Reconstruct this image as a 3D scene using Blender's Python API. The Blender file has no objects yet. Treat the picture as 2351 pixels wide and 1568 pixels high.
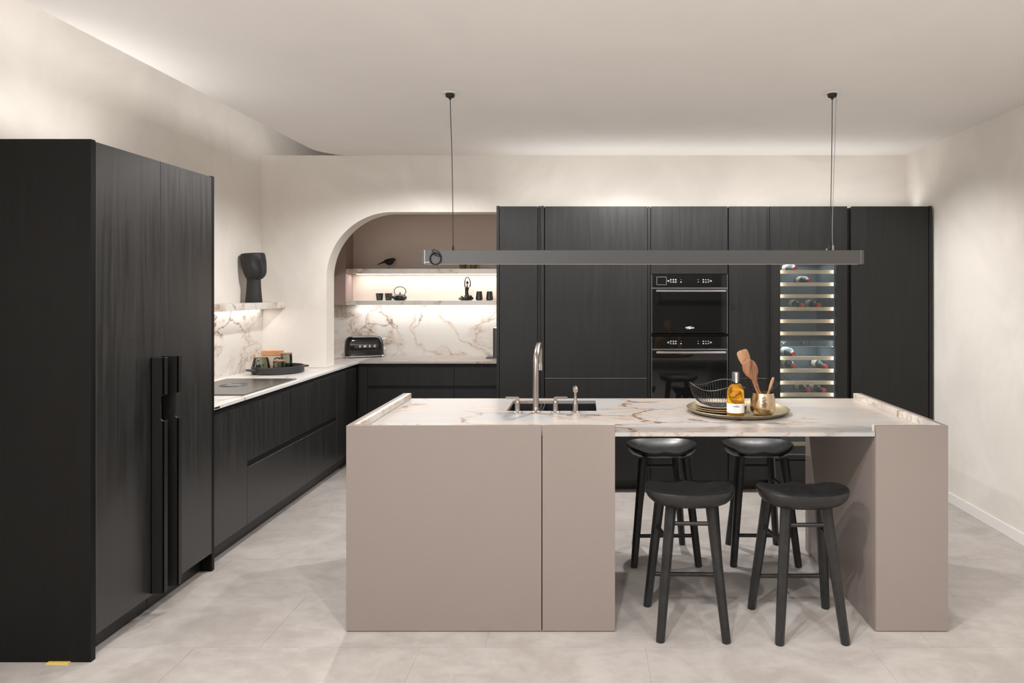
import bpy, bmesh, math, random
from mathutils import Matrix, Vector
random.seed(7)
S = bpy.context.scene
COL = S.collection
PI = math.pi

# ------------------------------------------------------------------ camera
CZ = 1.577            # eye height, camera at X=0, Y=0 looking along +Y
cam_d = bpy.data.cameras.new('camera')
cam = bpy.data.objects.new('camera', cam_d); COL.objects.link(cam)
cam.location = (0, 0, CZ); cam.rotation_euler = (PI/2, 0, 0)
cam_d.sensor_width = 36.0; cam_d.lens = 24.0
cam_d.shift_x = -(1344-1175.5)/2351.0
cam_d.shift_y = (667-784)/2351.0
cam_d.clip_start = 0.05
S.camera = cam

# ------------------------------------------------------------------ world / view
w = bpy.data.worlds.new('world'); S.world = w; w.use_nodes = True
w.node_tree.nodes['Background'].inputs[0].default_value = (0.9, 0.85, 0.8, 1)
w.node_tree.nodes['Background'].inputs[1].default_value = 0.3
S.view_settings.view_transform = 'Standard'
S.view_settings.look = 'None'
S.view_settings.exposure = 0.34
S.view_settings.gamma = 1.0
S.view_settings.use_curve_mapping = False
S.cycles.use_denoising = True
S.cycles.max_bounces = 10
S.cycles.diffuse_bounces = 6
S.cycles.transparent_max_bounces = 16
S.cycles.sample_clamp_indirect = 6.0

# ------------------------------------------------------------------ lights
WARM = (1.0, 0.985, 0.97)
def spot(x, y, e, z=2.70, ang=115, r=0.03, tgt=None, col=WARM, blend=0.6):
    d = bpy.data.lights.new('ceiling_spot', 'SPOT'); d.energy = e; d.spot_size = math.radians(ang)
    d.spot_blend = blend; d.shadow_soft_size = r; d.color = col
    o = bpy.data.objects.new('ceiling_spot', d); COL.objects.link(o); o.location = (x, y, z)
    if tgt: o.rotation_euler = (Vector(tgt)-Vector((x, y, z))).to_track_quat('-Z', 'Y').to_euler()
    return o
def area(x, y, z, sx, sy, e, rot=(0, 0, 0), col=WARM, name='area_light'):
    d = bpy.data.lights.new(name, 'AREA'); d.shape = 'RECTANGLE'; d.size = sx; d.size_y = sy
    d.energy = e; d.color = col
    o = bpy.data.objects.new(name, d); COL.objects.link(o); o.location = (x, y, z); o.rotation_euler = rot
    return o
# row of ceiling spots in front of the island
spot(-0.08, 1.78, 85)
spot(1.30, 1.65, 50)
spot(0.55, 1.70, 25)
spot(-1.45, 1.60, 60, ang=150)
spot(-0.95, 1.30, 120, ang=34, tgt=(1.33, 3.45, 0.45), blend=0.9)
spot(2.25, 1.40, 25)
# row behind the island
spot(-1.45, 3.10, 22, ang=150, blend=0.6)  # extra spot added to lift the left wall, no known lamp
spot(-1.30, 4.75, 95, ang=155, blend=0.5)
spot(0.35, 4.80, 115, ang=150, blend=0.5)
spot(1.45, 4.80, 55, ang=150, blend=0.5)
spot(2.10, 4.75, 12, ang=130, blend=1.0)
# added fill lights behind the camera for ceiling and back wall, no known lamps
area(0.0, -1.0, 1.66, 4.6, 2.6, 150, rot=(PI, 0, 0), col=(.98, .99, 1), name='ceiling_fill')
area(-1.9, -1.6, 1.7, 1.6, 1.6, 34, rot=(math.radians(88), 0, math.radians(-28)), name='front_fill')
# LED strips hidden on top of the tall cabinets, washing wall and ceiling
area(1.0, 5.60, 2.245, 3.3, 0.06, 5, rot=(PI, 0, 0), col=(1, .97, .94), name='led_strip')
area(-2.45, 3.35, 2.24, 0.06, 0.9, 3.5, rot=(PI, 0, 0), col=(1, .97, .94), name='led_strip')
# added fill above the ceiling slab, brightening the upper left wall
area(-2.0, 2.4, 2.86, 0.1, 8.0, 13, rot=(0, math.radians(100), 0), col=(1, .97, .94), name='upper_wall_fill')
# LED strips under the marble shelves
area(-1.53, 6.82, 1.737, 1.60, 0.03, 3.0, col=(1, .965, .95), name='led_strip')
area(-1.53, 6.82, 1.427, 1.60, 0.03, 2.7, col=(1, .965, .95), name='led_strip')
area(-2.68, 4.80, 1.424, 0.03, 1.85, 2.0, col=(1, .95, .92), name='led_strip')

# ------------------------------------------------------------------ materials
MATS = {}
def new_mat(name):
    m = bpy.data.materials.new(name); m.use_nodes = True
    nt = m.node_tree; b = nt.nodes['Principled BSDF']
    return m, nt, b
def N(nt, t, **k):
    n = nt.nodes.new(t)
    for a, v in k.items(): setattr(n, a, v)
    return n
def simple(name, col, rough=0.5, metal=0.0, spec=0.5, emit=None, es=0.0, trans=0.0, ior=1.45, coat=0.0, bump=0.0, bscale=60, var=0.0):
    m, nt, b = new_mat(name)
    b.inputs['Base Color'].default_value = (*col, 1)
    b.inputs['Roughness'].default_value = rough
    b.inputs['Metallic'].default_value = metal
    b.inputs['Specular IOR Level'].default_value = spec
    b.inputs['IOR'].default_value = ior
    b.inputs['Transmission Weight'].default_value = trans
    b.inputs['Coat Weight'].default_value = coat
    if emit:
        b.inputs['Emission Color'].default_value = (*emit, 1); b.inputs['Emission Strength'].default_value = es
    tc = N(nt, 'ShaderNodeTexCoord')
    nz = N(nt, 'ShaderNodeTexNoise'); nz.inputs['Scale'].default_value = bscale; nz.inputs['Detail'].default_value = 4
    nt.links.new(tc.outputs['Object'], nz.inputs['Vector'])
    if bump > 0:
        bp = N(nt, 'ShaderNodeBump'); bp.inputs['Strength'].default_value = bump; bp.inputs['Distance'].default_value = 0.002
        nt.links.new(nz.outputs[0], bp.inputs['Height']); nt.links.new(bp.outputs[0], b.inputs['Normal'])
    mr = N(nt, 'ShaderNodeMapRange'); mr.inputs[3].default_value = max(0, rough-0.04-var); mr.inputs[4].default_value = min(1, rough+0.04+var)
    nt.links.new(nz.outputs[0], mr.inputs[0]); nt.links.new(mr.outputs[0], b.inputs['Roughness'])
    MATS[name] = m
    return m
def mixcol(nt, fac, c1, c2):
    n = N(nt, 'ShaderNodeMix', data_type='RGBA')
    for sock, v in ((n.inputs[0], fac), (n.inputs[6], c1), (n.inputs[7], c2)):
        if isinstance(v, (tuple, list)): sock.default_value = (*v, 1)
        elif isinstance(v, float): sock.default_value = v
        else: nt.links.new(v, sock)
    return n.outputs[2]
def ramp(nt, src, a, b_, c=0.0, d=1.0):
    n = N(nt, 'ShaderNodeMapRange'); n.interpolation_type = 'SMOOTHSTEP'
    n.inputs[1].default_value = a; n.inputs[2].default_value = b_; n.inputs[3].default_value = c; n.inputs[4].default_value = d
    nt.links.new(src, n.inputs[0]); return n.outputs[0]
def math_(nt, op, a, b_=None):
    n = N(nt, 'ShaderNodeMath', operation=op)
    for i, v in enumerate((a, b_)):
        if v is None: continue
        if isinstance(v, (int, float)): n.inputs[i].default_value = v
        else: nt.links.new(v, n.inputs[i])
    return n.outputs[0]
def pos(nt, scale=(1, 1, 1), loc=(0, 0, 0), rot=(0, 0, 0)):
    g = N(nt, 'ShaderNodeNewGeometry'); mp = N(nt, 'ShaderNodeMapping')
    mp.inputs['Scale'].default_value = scale; mp.inputs['Location'].default_value = loc; mp.inputs['Rotation'].default_value = rot
    nt.links.new(g.outputs['Position'], mp.inputs['Vector']); return mp.outputs[0]
def noise(nt, vec, scale, detail=4, rough=0.5, dist=0.0):
    n = N(nt, 'ShaderNodeTexNoise'); n.inputs['Scale'].default_value = scale; n.inputs['Detail'].default_value = detail
    n.inputs['Roughness'].default_value = rough; n.inputs['Distortion'].default_value = dist
    nt.links.new(vec, n.inputs['Vector']); return n

def plaster(name, col, amt=0.05, rough=0.75):
    m, nt, b = new_mat(name)
    p = pos(nt)
    n1 = noise(nt, p, 1.6, 6, 0.6, 0.8); n2 = noise(nt, p, 7.0, 5, 0.6, 0.5)
    c2 = tuple(min(1, c*(1+amt)) for c in col); c1 = tuple(c*(1-amt) for c in col)
    col1 = mixcol(nt, ramp(nt, n1.outputs[0], 0.3, 0.7), c1, c2)
    nt.links.new(col1, b.inputs['Base Color'])
    bp = N(nt, 'ShaderNodeBump'); bp.inputs['Strength'].default_value = 0.12; bp.inputs['Distance'].default_value = 0.004
    nt.links.new(n2.outputs[0], bp.inputs['Height']); nt.links.new(bp.outputs[0], b.inputs['Normal'])
    b.inputs['Roughness'].default_value = rough; b.inputs['Specular IOR Level'].default_value = 0.3
    MATS[name] = m; return m

def marble(name, scale=(1, 1, 1), rot=(0, 0, 0), loc=(0, 0, 0), crack=2.0, dark=1.0, patch=0.55, base=(.72, .70, .67)):
    m, nt, b = new_mat(name)
    p = pos(nt, scale, loc, rot)
    wn = noise(nt, p, 2.6, 8, 0.62)
    sub = N(nt, 'ShaderNodeVectorMath', operation='SUBTRACT'); nt.links.new(wn.outputs['Color'], sub.inputs[0]); sub.inputs[1].default_value = (.5, .5, .5)
    sc = N(nt, 'ShaderNodeVectorMath', operation='SCALE'); nt.links.new(sub.outputs[0], sc.inputs[0]); sc.inputs['Scale'].default_value = 0.42
    ad = N(nt, 'ShaderNodeVectorMath', operation='ADD'); nt.links.new(p, ad.inputs[0]); nt.links.new(sc.outputs[0], ad.inputs[1])
    wp = ad.outputs[0]
    vo = N(nt, 'ShaderNodeTexVoronoi', feature='DISTANCE_TO_EDGE'); vo.inputs['Scale'].default_value = crack
    nt.links.new(wp, vo.inputs['Vector'])
    mask = ramp(nt, noise(nt, p, 1.7, 3).outputs[0], 0.42, 0.62)
    thin = math_(nt, 'MULTIPLY', ramp(nt, vo.outputs[0], 0.0, 0.020, 1, 0), mask)
    halo = math_(nt, 'MULTIPLY', ramp(nt, vo.outputs[0], 0.0, 0.055, 1, 0), mask)
    n3 = noise(nt, wp, 1.15, 7, 0.55, 1.2)
    lv = math_(nt, 'ABSOLUTE', math_(nt, 'SUBTRACT', n3.outputs[0], 0.5))
    line2 = ramp(nt, lv, 0.0, 0.010, 1, 0)
    wide = ramp(nt, lv, 0.0, 0.06, 1, 0)
    pt = ramp(nt, noise(nt, wp, 1.3, 6, 0.6).outputs[0], 0.50, 0.68)
    fine = ramp(nt, noise(nt, wp, 9, 6, 0.7, 0.6).outputs[0], 0.45, 0.75)
    c = mixcol(nt, math_(nt, 'MULTIPLY', pt, patch), base, (.50, .43, .36))
    c = mixcol(nt, math_(nt, 'MULTIPLY', math_(nt, 'MULTIPLY', pt, fine), 0.5*patch), c, (.45, .40, .36))
    c = mixcol(nt, math_(nt, 'MULTIPLY', wide, 0.45), c, (.52, .40, .31))
    c = mixcol(nt, math_(nt, 'MULTIPLY', halo, 0.40), c, (.50, .31, .17))
    c = mixcol(nt, math_(nt, 'MULTIPLY', line2, 0.55*dark), c, (.26, .20, .15))
    c = mixcol(nt, math_(nt, 'MULTIPLY', thin, 0.80*dark), c, (.10, .07, .055))
    nt.links.new(c, b.inputs['Base Color'])
    b.inputs['Roughness'].default_value = 0.28
    MATS[name] = m; return m

def oak(name, base=0.016, rough=0.40, vec_scale=(38, 38, 1.6), bump=0.25, spec=0.5, cv=0.3):
    m, nt, b = new_mat(name)
    p = pos(nt, vec_scale)
    n1 = noise(nt, p, 1.0, 6, 0.65, 0.9)
    p2 = pos(nt, (150, 150, 4)); n2 = noise(nt, p2, 1.0, 3, 0.6)
    s_ = math_(nt, 'ADD', math_(nt, 'MULTIPLY', n1.outputs[0], 0.7), math_(nt, 'MULTIPLY', n2.outputs[0], 0.3))
    c = mixcol(nt, ramp(nt, s_, 0.35, 0.65), (base*(1-cv),)*3, (base*(1+cv), base*(1+cv), base*(.96+cv)))
    nt.links.new(c, b.inputs['Base Color'])
    nt.links.new(ramp(nt, s_, 0.3, 0.7, rough-0.05, rough+0.07), b.inputs['Roughness'])
    bp = N(nt, 'ShaderNodeBump'); bp.inputs['Strength'].default_value = bump; bp.inputs['Distance'].default_value = 0.0012
    nt.links.new(s_, bp.inputs['Height']); nt.links.new(bp.outputs[0], b.inputs['Normal'])
    b.inputs['Specular IOR Level'].default_value = spec
    MATS[name] = m; return m

def wood(name, c1, c2, scale=(8, 8, 60), rough=0.5):
    m, nt, b = new_mat(name)
    tc = N(nt, 'ShaderNodeTexCoord'); mp = N(nt, 'ShaderNodeMapping'); mp.inputs['Scale'].default_value = scale
    nt.links.new(tc.outputs['Object'], mp.inputs['Vector'])
    n1 = noise(nt, mp.outputs[0], 1.0, 5, 0.6, 1.0)
    nt.links.new(mixcol(nt, ramp(nt, n1.outputs[0], 0.35, 0.65), c1, c2), b.inputs['Base Color'])
    b.inputs['Roughness'].default_value = rough
    MATS[name] = m; return m

def clear_glass(name, col=(.9, .93, .95), refl=1.5, tint=(.85, .9, .92)):
    m, nt, b = new_mat(name); nt.nodes.remove(b)
    out = nt.nodes['Material Output']
    tr = N(nt, 'ShaderNodeBsdfTransparent'); tr.inputs[0].default_value = (*tint, 1)
    gl = N(nt, 'ShaderNodeBsdfGlossy'); gl.inputs[0].default_value = (*col, 1); gl.inputs[1].default_value = 0.02
    fr = N(nt, 'ShaderNodeFresnel'); fr.inputs[0].default_value = refl
    mx = N(nt, 'ShaderNodeMixShader')
    nt.links.new(fr.outputs[0], mx.inputs[0]); nt.links.new(tr.outputs[0], mx.inputs[1]); nt.links.new(gl.outputs[0], mx.inputs[2])
    nt.links.new(mx.outputs[0], out.inputs[0])
    MATS[name] = m; return m

plaster('wall_plaster', (.72, .68, .63), 0.06)
plaster('ceiling_paint', (.78, .755, .73), 0.015, 0.8)
plaster('niche_plaster', (.64, .55, .48), 0.03)
plaster('showroom_dark', (.16, .155, .15), 0.03)
def floor_mat():
    m, nt, b = new_mat('floor_stone')
    p = pos(nt, (1, 1.3, 1))
    n1 = noise(nt, p, 2.2, 8, 0.65, 1.2); n2 = noise(nt, p, 12, 6, 0.65, 0.6)
    s_ = math_(nt, 'ADD', math_(nt, 'MULTIPLY', n1.outputs[0], 0.65), math_(nt, 'MULTIPLY', n2.outputs[0], 0.35))
    c = mixcol(nt, ramp(nt, s_, 0.36, 0.62), (.355, .320, .296), (.445, .412, .388))
    nt.links.new(c, b.inputs['Base Color'])
    nt.links.new(ramp(nt, s_, 0.3, 0.7, 0.42, 0.55), b.inputs['Roughness'])
    b.inputs['Specular IOR Level'].default_value = 0.4
    MATS['floor_stone'] = m
floor_mat()
simple('grout', (.36, .32, .29), 0.8)
marble('marble_top', scale=(0.55, 1.5, 1.0), loc=(0.3, 0.2, 0), crack=1.7, patch=0.85, dark=1.3, base=(.36, .357, .353))
marble('marble_left', scale=(1.3, 0.6, 1.0), loc=(0.9, 0.1, 0), crack=1.6, patch=0.45, base=(.64, .625, .605))
marble('marble_wall', scale=(1, 1, 1.25), loc=(0.0, 0.0, 0.35), rot=(0, 0.35, 0), crack=2.3, dark=1.2, patch=0.85, base=(.66, .63, .59))
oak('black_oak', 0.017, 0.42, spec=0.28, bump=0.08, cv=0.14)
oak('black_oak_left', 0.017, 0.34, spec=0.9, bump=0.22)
oak('black_oak_shaded', 0.004, 0.45, spec=0.2, bump=0.1)  # darker oak copy, shade of the camera-facing side put into the colour
oak('stool_black', 0.014, 0.33, (20, 20, 20), 0.08)
simple('black_carcass', (.008, .008, .008), 0.6)
simple('plinth_black', (.020, .019, .018), 0.35)
simple('handle_black', (.012, .012, .012), 0.38)
simple('taupe_lacquer', (.247, .206, .185), 0.36, bump=0.02, bscale=300)
simple('taupe_edge', (.25, .20, .17), 0.45)
simple('cabinet_taupe', (.33, .25, .22), 0.4)
simple('black_metal', (.11, .11, .112), 0.36, metal=0.1)
simple('black_gloss_glass', (.006, .006, .006), 0.035, spec=0.55)
simple('steel', (.55, .55, .57), 0.25, metal=1.0)
simple('brushed_steel', (.40, .36, .33), 0.30, metal=1.0, bump=0.05, bscale=200)
simple('chrome', (.85, .85, .87), 0.08, metal=1.0)
simple('sink_composite', (.012, .012, .014), 0.45)
simple('white_paint', (.75, .73, .70), 0.5)
simple('white_print', (.8, .8, .8), 0.5)
simple('dim_print', (.35, .36, .37), 0.5)
simple('black_print', (.03, .03, .03), 0.6)
simple('blue_led', (.2, .4, .6), 0.5, emit=(.6, .85, 1), es=3)
simple('led_diffuser', (.9, .9, .9), 0.5, emit=(1, .95, .9), es=6)
simple('matte_black', (.014, .014, .014), 0.6)
simple('ceramic_black', (.020, .020, .020), 0.62, bump=0.35, bscale=45)
simple('cast_iron', (.018, .018, .020), 0.32, bump=0.2, bscale=120)
simple('tray_black', (.030, .030, .031), 0.5)
simple('gloss_black', (.005, .005, .005), 0.06, coat=0.5)
simple('bronze_black', (.016, .013, .012), 0.28)
simple('kettle_grey', (.10, .10, .10), 0.3, metal=0.7)
simple('bronze_tray', (.33, .27, .17), 0.42, metal=0.75, bump=0.1, bscale=250)
simple('gold_hammered', (.62, .49, .33), 0.20, metal=1.0, bump=0.5, bscale=90)
simple('stoneware', (.56, .47, .37), 0.38, bump=0.15, bscale=50)
simple('stoneware_rim', (.42, .31, .21), 0.4)
simple('wire_black', (.05, .05, .05), 0.35, metal=0.6)
simple('paper_white', (.74, .73, .71), 0.6)
simple('yellow_shim', (.75, .55, .12), 0.6)
simple('amber_glass', (.30, .20, .05), 0.08, trans=0.6)
simple('foil_red', (.55, .06, .05), 0.35, metal=0.3)
simple('wine_glass_dark', (.03, .045, .04), 0.12)
simple('cooler_lining', (.10, .125, .14), 0.5)
simple('beige_paper', (.55, .47, .36), 0.7)

simple('oil_amber', (.95, .47, .03), 0.03, trans=0.88, ior=1.33)
wood('beech', (.80, .56, .34), (.88, .65, .43), (60, 4, 60), 0.45)
wood('walnut_spatula', (.13, .05, .024), (.36, .16, .08), (70, 70, 5), 0.5)
wood('light_spatula', (.40, .20, .10), (.55, .31, .17), (70, 70, 5), 0.5)
wood('acacia_lid', (.27, .13, .09), (.38, .20, .14), (40, 10, 10), 0.5)
wood('pine_box', (.50, .24, .11), (.60, .31, .16), (10, 10, 50), 0.55)
clear_glass('door_glass')
clear_glass('smoke_glass', tint=(.78, .80, .75))
simple('cooktop_glass', (.02, .02, .02), 0.22, spec=1.0)

# ------------------------------------------------------------------ mesh helpers
ROOT = {}
class MB:
    def __init__(s): s.bm = bmesh.new()
    def box(s, x0, x1, y0, y1, z0, z1, bev=0.0, seg=1):
        g = bmesh.ops.create_cube(s.bm, size=1)
        vs = g['verts']
        for v in vs:
            v.co = Vector((x0+(v.co.x+.5)*(x1-x0), y0+(v.co.y+.5)*(y1-y0), z0+(v.co.z+.5)*(z1-z0)))
        if bev > 0:
            es = list({e for v in vs for e in v.link_edges})
            bmesh.ops.bevel(s.bm, geom=es, offset=bev, segments=seg, affect='EDGES', profile=0.5)
        return s
    def ring(s, pts): return [s.bm.verts.new(p) for p in pts]
    def skin(s, rings, closed=True, cap0=True, cap1=True, loop=False):
        n = len(rings[0])
        m = len(rings)
        for i in range(m if loop else m-1):
            a, b = rings[i], rings[(i+1) % m]
            for j in range(n if closed else n-1):
                k = (j+1) % n
                try: s.bm.faces.new((a[j], a[k], b[k], b[j]))
                except ValueError: pass
        if not loop:
            if cap0: s.bm.faces.new(list(reversed(rings[0])))
            if cap1: s.bm.faces.new(rings[-1])
        return s
    def lathe(s, prof, c=(0, 0, 0), n=32, cap0=True, cap1=True, sx=1, sy=1):
        rings = [s.ring([(c[0]+sx*r*math.cos(2*PI*j/n), c[1]+sy*r*math.sin(2*PI*j/n), c[2]+z) for j in range(n)]) for r, z in prof]
        return s.skin(rings, cap0=cap0, cap1=cap1)
    def cyl(s, c, r, z0, z1, n=24): return s.lathe([(r, z0), (r, z1)], (c[0], c[1], 0), n)
    def tube(s, pts, r, n=10, loop=False, flat=1.0, rot0=0.0, cap=True):
        P = [Vector(p) for p in pts]; m = len(P)
        R = r if isinstance(r, (list, tuple)) else [r]*m
        up = None; rings = []
        for i in range(m):
            if loop: t = (P[(i+1) % m]-P[i-1])
            else: t = P[min(i+1, m-1)]-P[max(i-1, 0)]
            t.normalize()
            if up is None:
                a = Vector((0, 0, 1)) if abs(t.z) < 0.9 else Vector((0, 1, 0))
                u = t.cross(a).normalized()
            else:
                u = (up - t*up.dot(t)).normalized()
            up = u; v = t.cross(u)
            rings.append(s.ring([P[i]+R[i]*(math.cos(2*PI*j/n+rot0)*u+flat*math.sin(2*PI*j/n+rot0)*v) for j in range(n)]))
        return s.skin(rings, loop=loop, cap0=cap, cap1=cap)
    def prism(s, outline, y0, y1, axis='Y'):
        f = {'Y': lambda a, b, t: (a, t, b), 'X': lambda a, b, t: (t, a, b), 'Z': lambda a, b, t: (a, b, t)}[axis]
        r0 = s.ring([f(a, b, y0) for a, b in outline]); r1 = s.ring([f(a, b, y1) for a, b in outline])
        return s.skin([r0, r1])
    def ball(s, c, r, n=16, sx=1, sy=1, sz=1, rot=None):
        g = bmesh.ops.create_uvsphere(s.bm, u_segments=n, v_segments=max(6, n//2), radius=r)
        for v in g['verts']:
            co = Vector((v.co.x*sx, v.co.y*sy, v.co.z*sz))
            if rot is not None: co = rot @ co
            v.co = co + Vector(c)
        return s
    def build(s, name, mat, parent=None, smooth=False, ang=35, world=True, **props):
        bmesh.ops.recalc_face_normals(s.bm, faces=s.bm.faces[:])
        if parent is not None and world:
            s.bm.transform(ROOT[parent.name])
        me = bpy.data.meshes.new(name); s.bm.to_mesh(me); s.bm.free()
        me.materials.append(MATS[mat])
        if smooth:
            for p in me.polygons: p.use_smooth = True
            me.set_sharp_from_angle(angle=math.radians(ang))
        o = bpy.data.objects.new(name, me); COL.objects.link(o)
        if parent is not None:
            o.parent = parent; ROOT[o.name] = ROOT[parent.name]
        else: ROOT[o.name] = Matrix.Identity(4)
        for k, v in props.items(): o[k] = v
        return o
def thing(name, label, cat, loc=(0, 0, 0), rz=0.0, group=None, rx=0, ry=0):
    o = bpy.data.objects.new(name, None); COL.objects.link(o); o.empty_display_size = 0.1
    o.location = loc; o.rotation_euler = (rx, ry, rz); o['label'] = label; o['category'] = cat
    if group: o['group'] = group
    M = Matrix.LocRotScale(Vector(loc), o.rotation_euler, None)
    ROOT[o.name] = M.inverted()
    return o
def tag(o, label, cat, group=None):
    o['label'] = label; o['category'] = cat
    if group: o['group'] = group
    return o
def part(name, mat, parent, *a, bev=0.0, smooth=False, world=True, **props):
    return MB().box(*a, bev=bev).build(name, mat, parent, smooth=smooth, world=world, **props)
def dup(root, loc=None, rz=None, label=None):
    r = root.copy(); COL.objects.link(r)
    if loc is not None: r.location = loc
    if rz is not None: r.rotation_euler = (root.rotation_euler[0], root.rotation_euler[1], rz)
    if label: r['label'] = label
    for ch in list(root.children):
        c = ch.copy(); COL.objects.link(c); c.parent = r
        for g in ch.children:
            d = g.copy(); COL.objects.link(d); d.parent = c
    return r
def struct(name, mat, *a):
    return MB().box(*a).build(name, mat, kind='structure')
def text(name, s, size, mat, parent, loc, rot=(PI/2, 0, 0), ext=0.0002, sx=1.0, spacing=1.0, shear=0.0, bold=0.0, align='CENTER'):
    cu = bpy.data.curves.new('t', 'FONT'); cu.body = s; cu.size = size; cu.align_x = align; cu.align_y = 'CENTER'
    cu.extrude = ext; cu.space_character = spacing; cu.shear = shear; cu.offset = bold; cu.resolution_u = 3
    to = bpy.data.objects.new('t', cu); COL.objects.link(to)
    dg = bpy.context.evaluated_depsgraph_get()
    me = bpy.data.meshes.new_from_object(to.evaluated_get(dg))
    bpy.data.objects.remove(to); bpy.data.curves.remove(cu)
    me.name = name; me.materials.clear(); me.materials.append(MATS[mat])
    M = Matrix.LocRotScale(Vector(loc), __import__('mathutils').Euler(rot), Vector((sx, 1, 1)))
    me.transform(ROOT[parent.name] @ M)
    o = bpy.data.objects.new(name, me); COL.objects.link(o); o.parent = parent; ROOT[o.name] = ROOT[parent.name]
    return o
def arc(cx, cy, r, a0, a1, n):
    return [(cx+r*math.cos(a0+(a1-a0)*i/n), cy+r*math.sin(a0+(a1-a0)*i/n)) for i in range(n+1)]
def catmull(P, k=6):
    P = [Vector(p) for p in P]; out = []
    for i in range(len(P)-1):
        p0 = P[max(i-1, 0)]; p1 = P[i]; p2 = P[i+1]; p3 = P[min(i+2, len(P)-1)]
        for j in range(k):
            t = j/k
            out.append(0.5*((2*p1)+(p2-p0)*t+(2*p0-5*p1+4*p2-p3)*t*t+(3*p1-p0-3*p2+p3)*t**3))
    out.append(P[-1]); return out

# ================================================================== SETTING
XL, XR, YB, ZC = -2.756, 2.715, 5.80, 2.725
XG, YG = XL+.025, YB-.025
# floor: bedding slab and large stone-look tiles with hair joints
fl = struct('floor', 'grout', -2.9, 2.9, -3.1, 7.7, -0.06, -0.0012)
y = 3.017 - 12*0.4965
row = 0
TX = 0.993
me_tile = None
while y < 7.0:
    off = [0.0, 0.36, 0.71][row % 3]
    x = -0.445 - 3*TX + off
    while x < 2.8:
        if x + TX > -2.8:
            if me_tile is None:
                t0 = MB().box(0.0006, TX-0.0006, 0.0006, 0.4965-0.0006, -0.012, 0.0).build('floor_tile', 'floor_stone', fl)
                me_tile = t0.data; t0.location = (x, y, 0)
            else:
                o = bpy.data.objects.new('floor_tile', me_tile); COL.objects.link(o); o.parent = fl; o.location = (x, y, 0)
        x += TX
    y += 0.4965; row += 1

struct('wall_left', 'wall_plaster', XL-0.1, XL, -3.1, 7.7, 0, 3.35)
struct('wall_right', 'wall_plaster', XR, XR+0.1, -3.1, 7.7, 0, 3.35)
struct('wall_front', 'showroom_dark', -2.9, 2.9, -3.1, -3.0, 0, 3.35)
struct('wall_far', 'wall_plaster', -2.9, 2.9, 7.5, 7.6, 2.3, 3.35)
# back wall with rounded arch
AX, AR, AT = -2.20, 0.56, 2.244
out = [(XL, .922), (AX, .922), (AX, AT-AR)]
out += arc(AX+AR, AT-AR, AR, PI, PI/2, 24)[1:]
out += [(-0.60, AT), (-0.60, 0.0), (XR, 0.0), (XR, ZC), (XL, ZC)]
MB().prism(out, YB, YB+0.175).build('wall_back', 'wall_plaster', smooth=True, ang=30, kind='structure')
struct('wall_niche_back', 'niche_plaster', XL, -0.55, 6.92, 7.0, 0, 2.45)
struct('wall_niche_right', 'niche_plaster', -0.60, -0.52, YB+0.175, 6.92, 0, 2.45)
struct('ceiling_niche', 'niche_plaster', XL, -0.52, YB+0.175, 7.0, 2.40, 2.46)
# ceiling slab with free left edge, rounding into the back wall
CXL = -2.225
cpts = [(XR, -3.0), (XR, YB+.02), (CXL+0.20, YB+.02)] + [(CXL+0.20-0.20*math.sin(a*PI/16), YB-0.02-0.30*(1-math.cos(a*PI/16))) for a in range(1, 9)] + [(CXL, -3.0)]
MB().prism(cpts, ZC, ZC+0.10, axis='Z').build('ceiling', 'ceiling_paint', kind='structure')
struct('ceiling_upper', 'ceiling_paint', -2.9, 2.9, -3.1, 7.7, 3.35, 3.40)
MB().box(XR-0.012, XR, -3.0, 5.31, 0.0, 0.075, bev=0.002).build('baseboard_right', 'white_paint', kind='structure')
MB().box(XL, XL+0.012, -3.0, 2.89, 0.0, 0.075, bev=0.002).build('baseboard_left', 'white_paint', kind='structure')

# ================================================================== LEFT TALL CABINET
FX = -2.097
t = thing('tall_cabinet', 'tall black oak cabinet with two full-height doors, nearest on the left', 'cabinet', (-2.42, 3.37, 0))
part('side_panel', 'black_oak_shaded', t, XG, FX, 2.895, 2.923, 0, 2.220, bev=.0012)
part('side_panel', 'black_oak_shaded', t, XG, FX, 3.832, 3.858, 0, 2.220, bev=.0012)
part('carcass', 'black_carcass', t, XG, FX-0.024, 2.923, 3.832, 0.10, 2.212)
part('plinth', 'plinth_black', t, FX-0.09, FX-0.069, 2.923, 3.37, 0, 0.10, bev=.001)
part('plinth', 'plinth_black', t, FX-0.09, FX-0.069, 3.3735, 3.832, 0, 0.10, bev=.001)
def grip(parent, y0, y1, yfin, xt):
    # full-length L-shaped grip with a cut-out for the hand
    b = MB()
    x0 = FX; notch = 0.014
    pr = [(x0, 0.114), (xt, 0.114), (xt, 0.945), (xt-notch, 0.955), (xt-notch, 1.06), (xt, 1.072), (xt, 1.252), (x0, 1.252)]
    b.prism(pr, y0, y0+0.012)
    b.box(xt-0.004, xt, y0, y1, 0.114, 0.945, bev=.0008)
    b.box(xt-0.004, xt, y0, y1, 1.072, 1.252, bev=.0008)
    b.box(x0, x0+0.004, y0, y1, 0.114, 1.252)
    return b.build('handle', 'handle_black', parent)
d1 = part('door', 'black_oak_left', t, FX-0.022, FX, 2.9255, 3.3685, 0.103, 2.214, bev=.0012)
d2 = part('door', 'black_oak_left', t, FX-0.022, FX, 3.3715, 3.8305, 0.103, 2.214, bev=.0012)
grip(d1, 3.295, 3.335, 0, -2.040); grip(d2, 3.382, 3.42, 0, -2.022)
tag(part('wood_shim', 'yellow_shim', None, -2.275, -2.182, 2.878, 2.8945, 0, 0.005), 'thin yellow shim on the floor against the tall cabinet side', 'shim')

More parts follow.
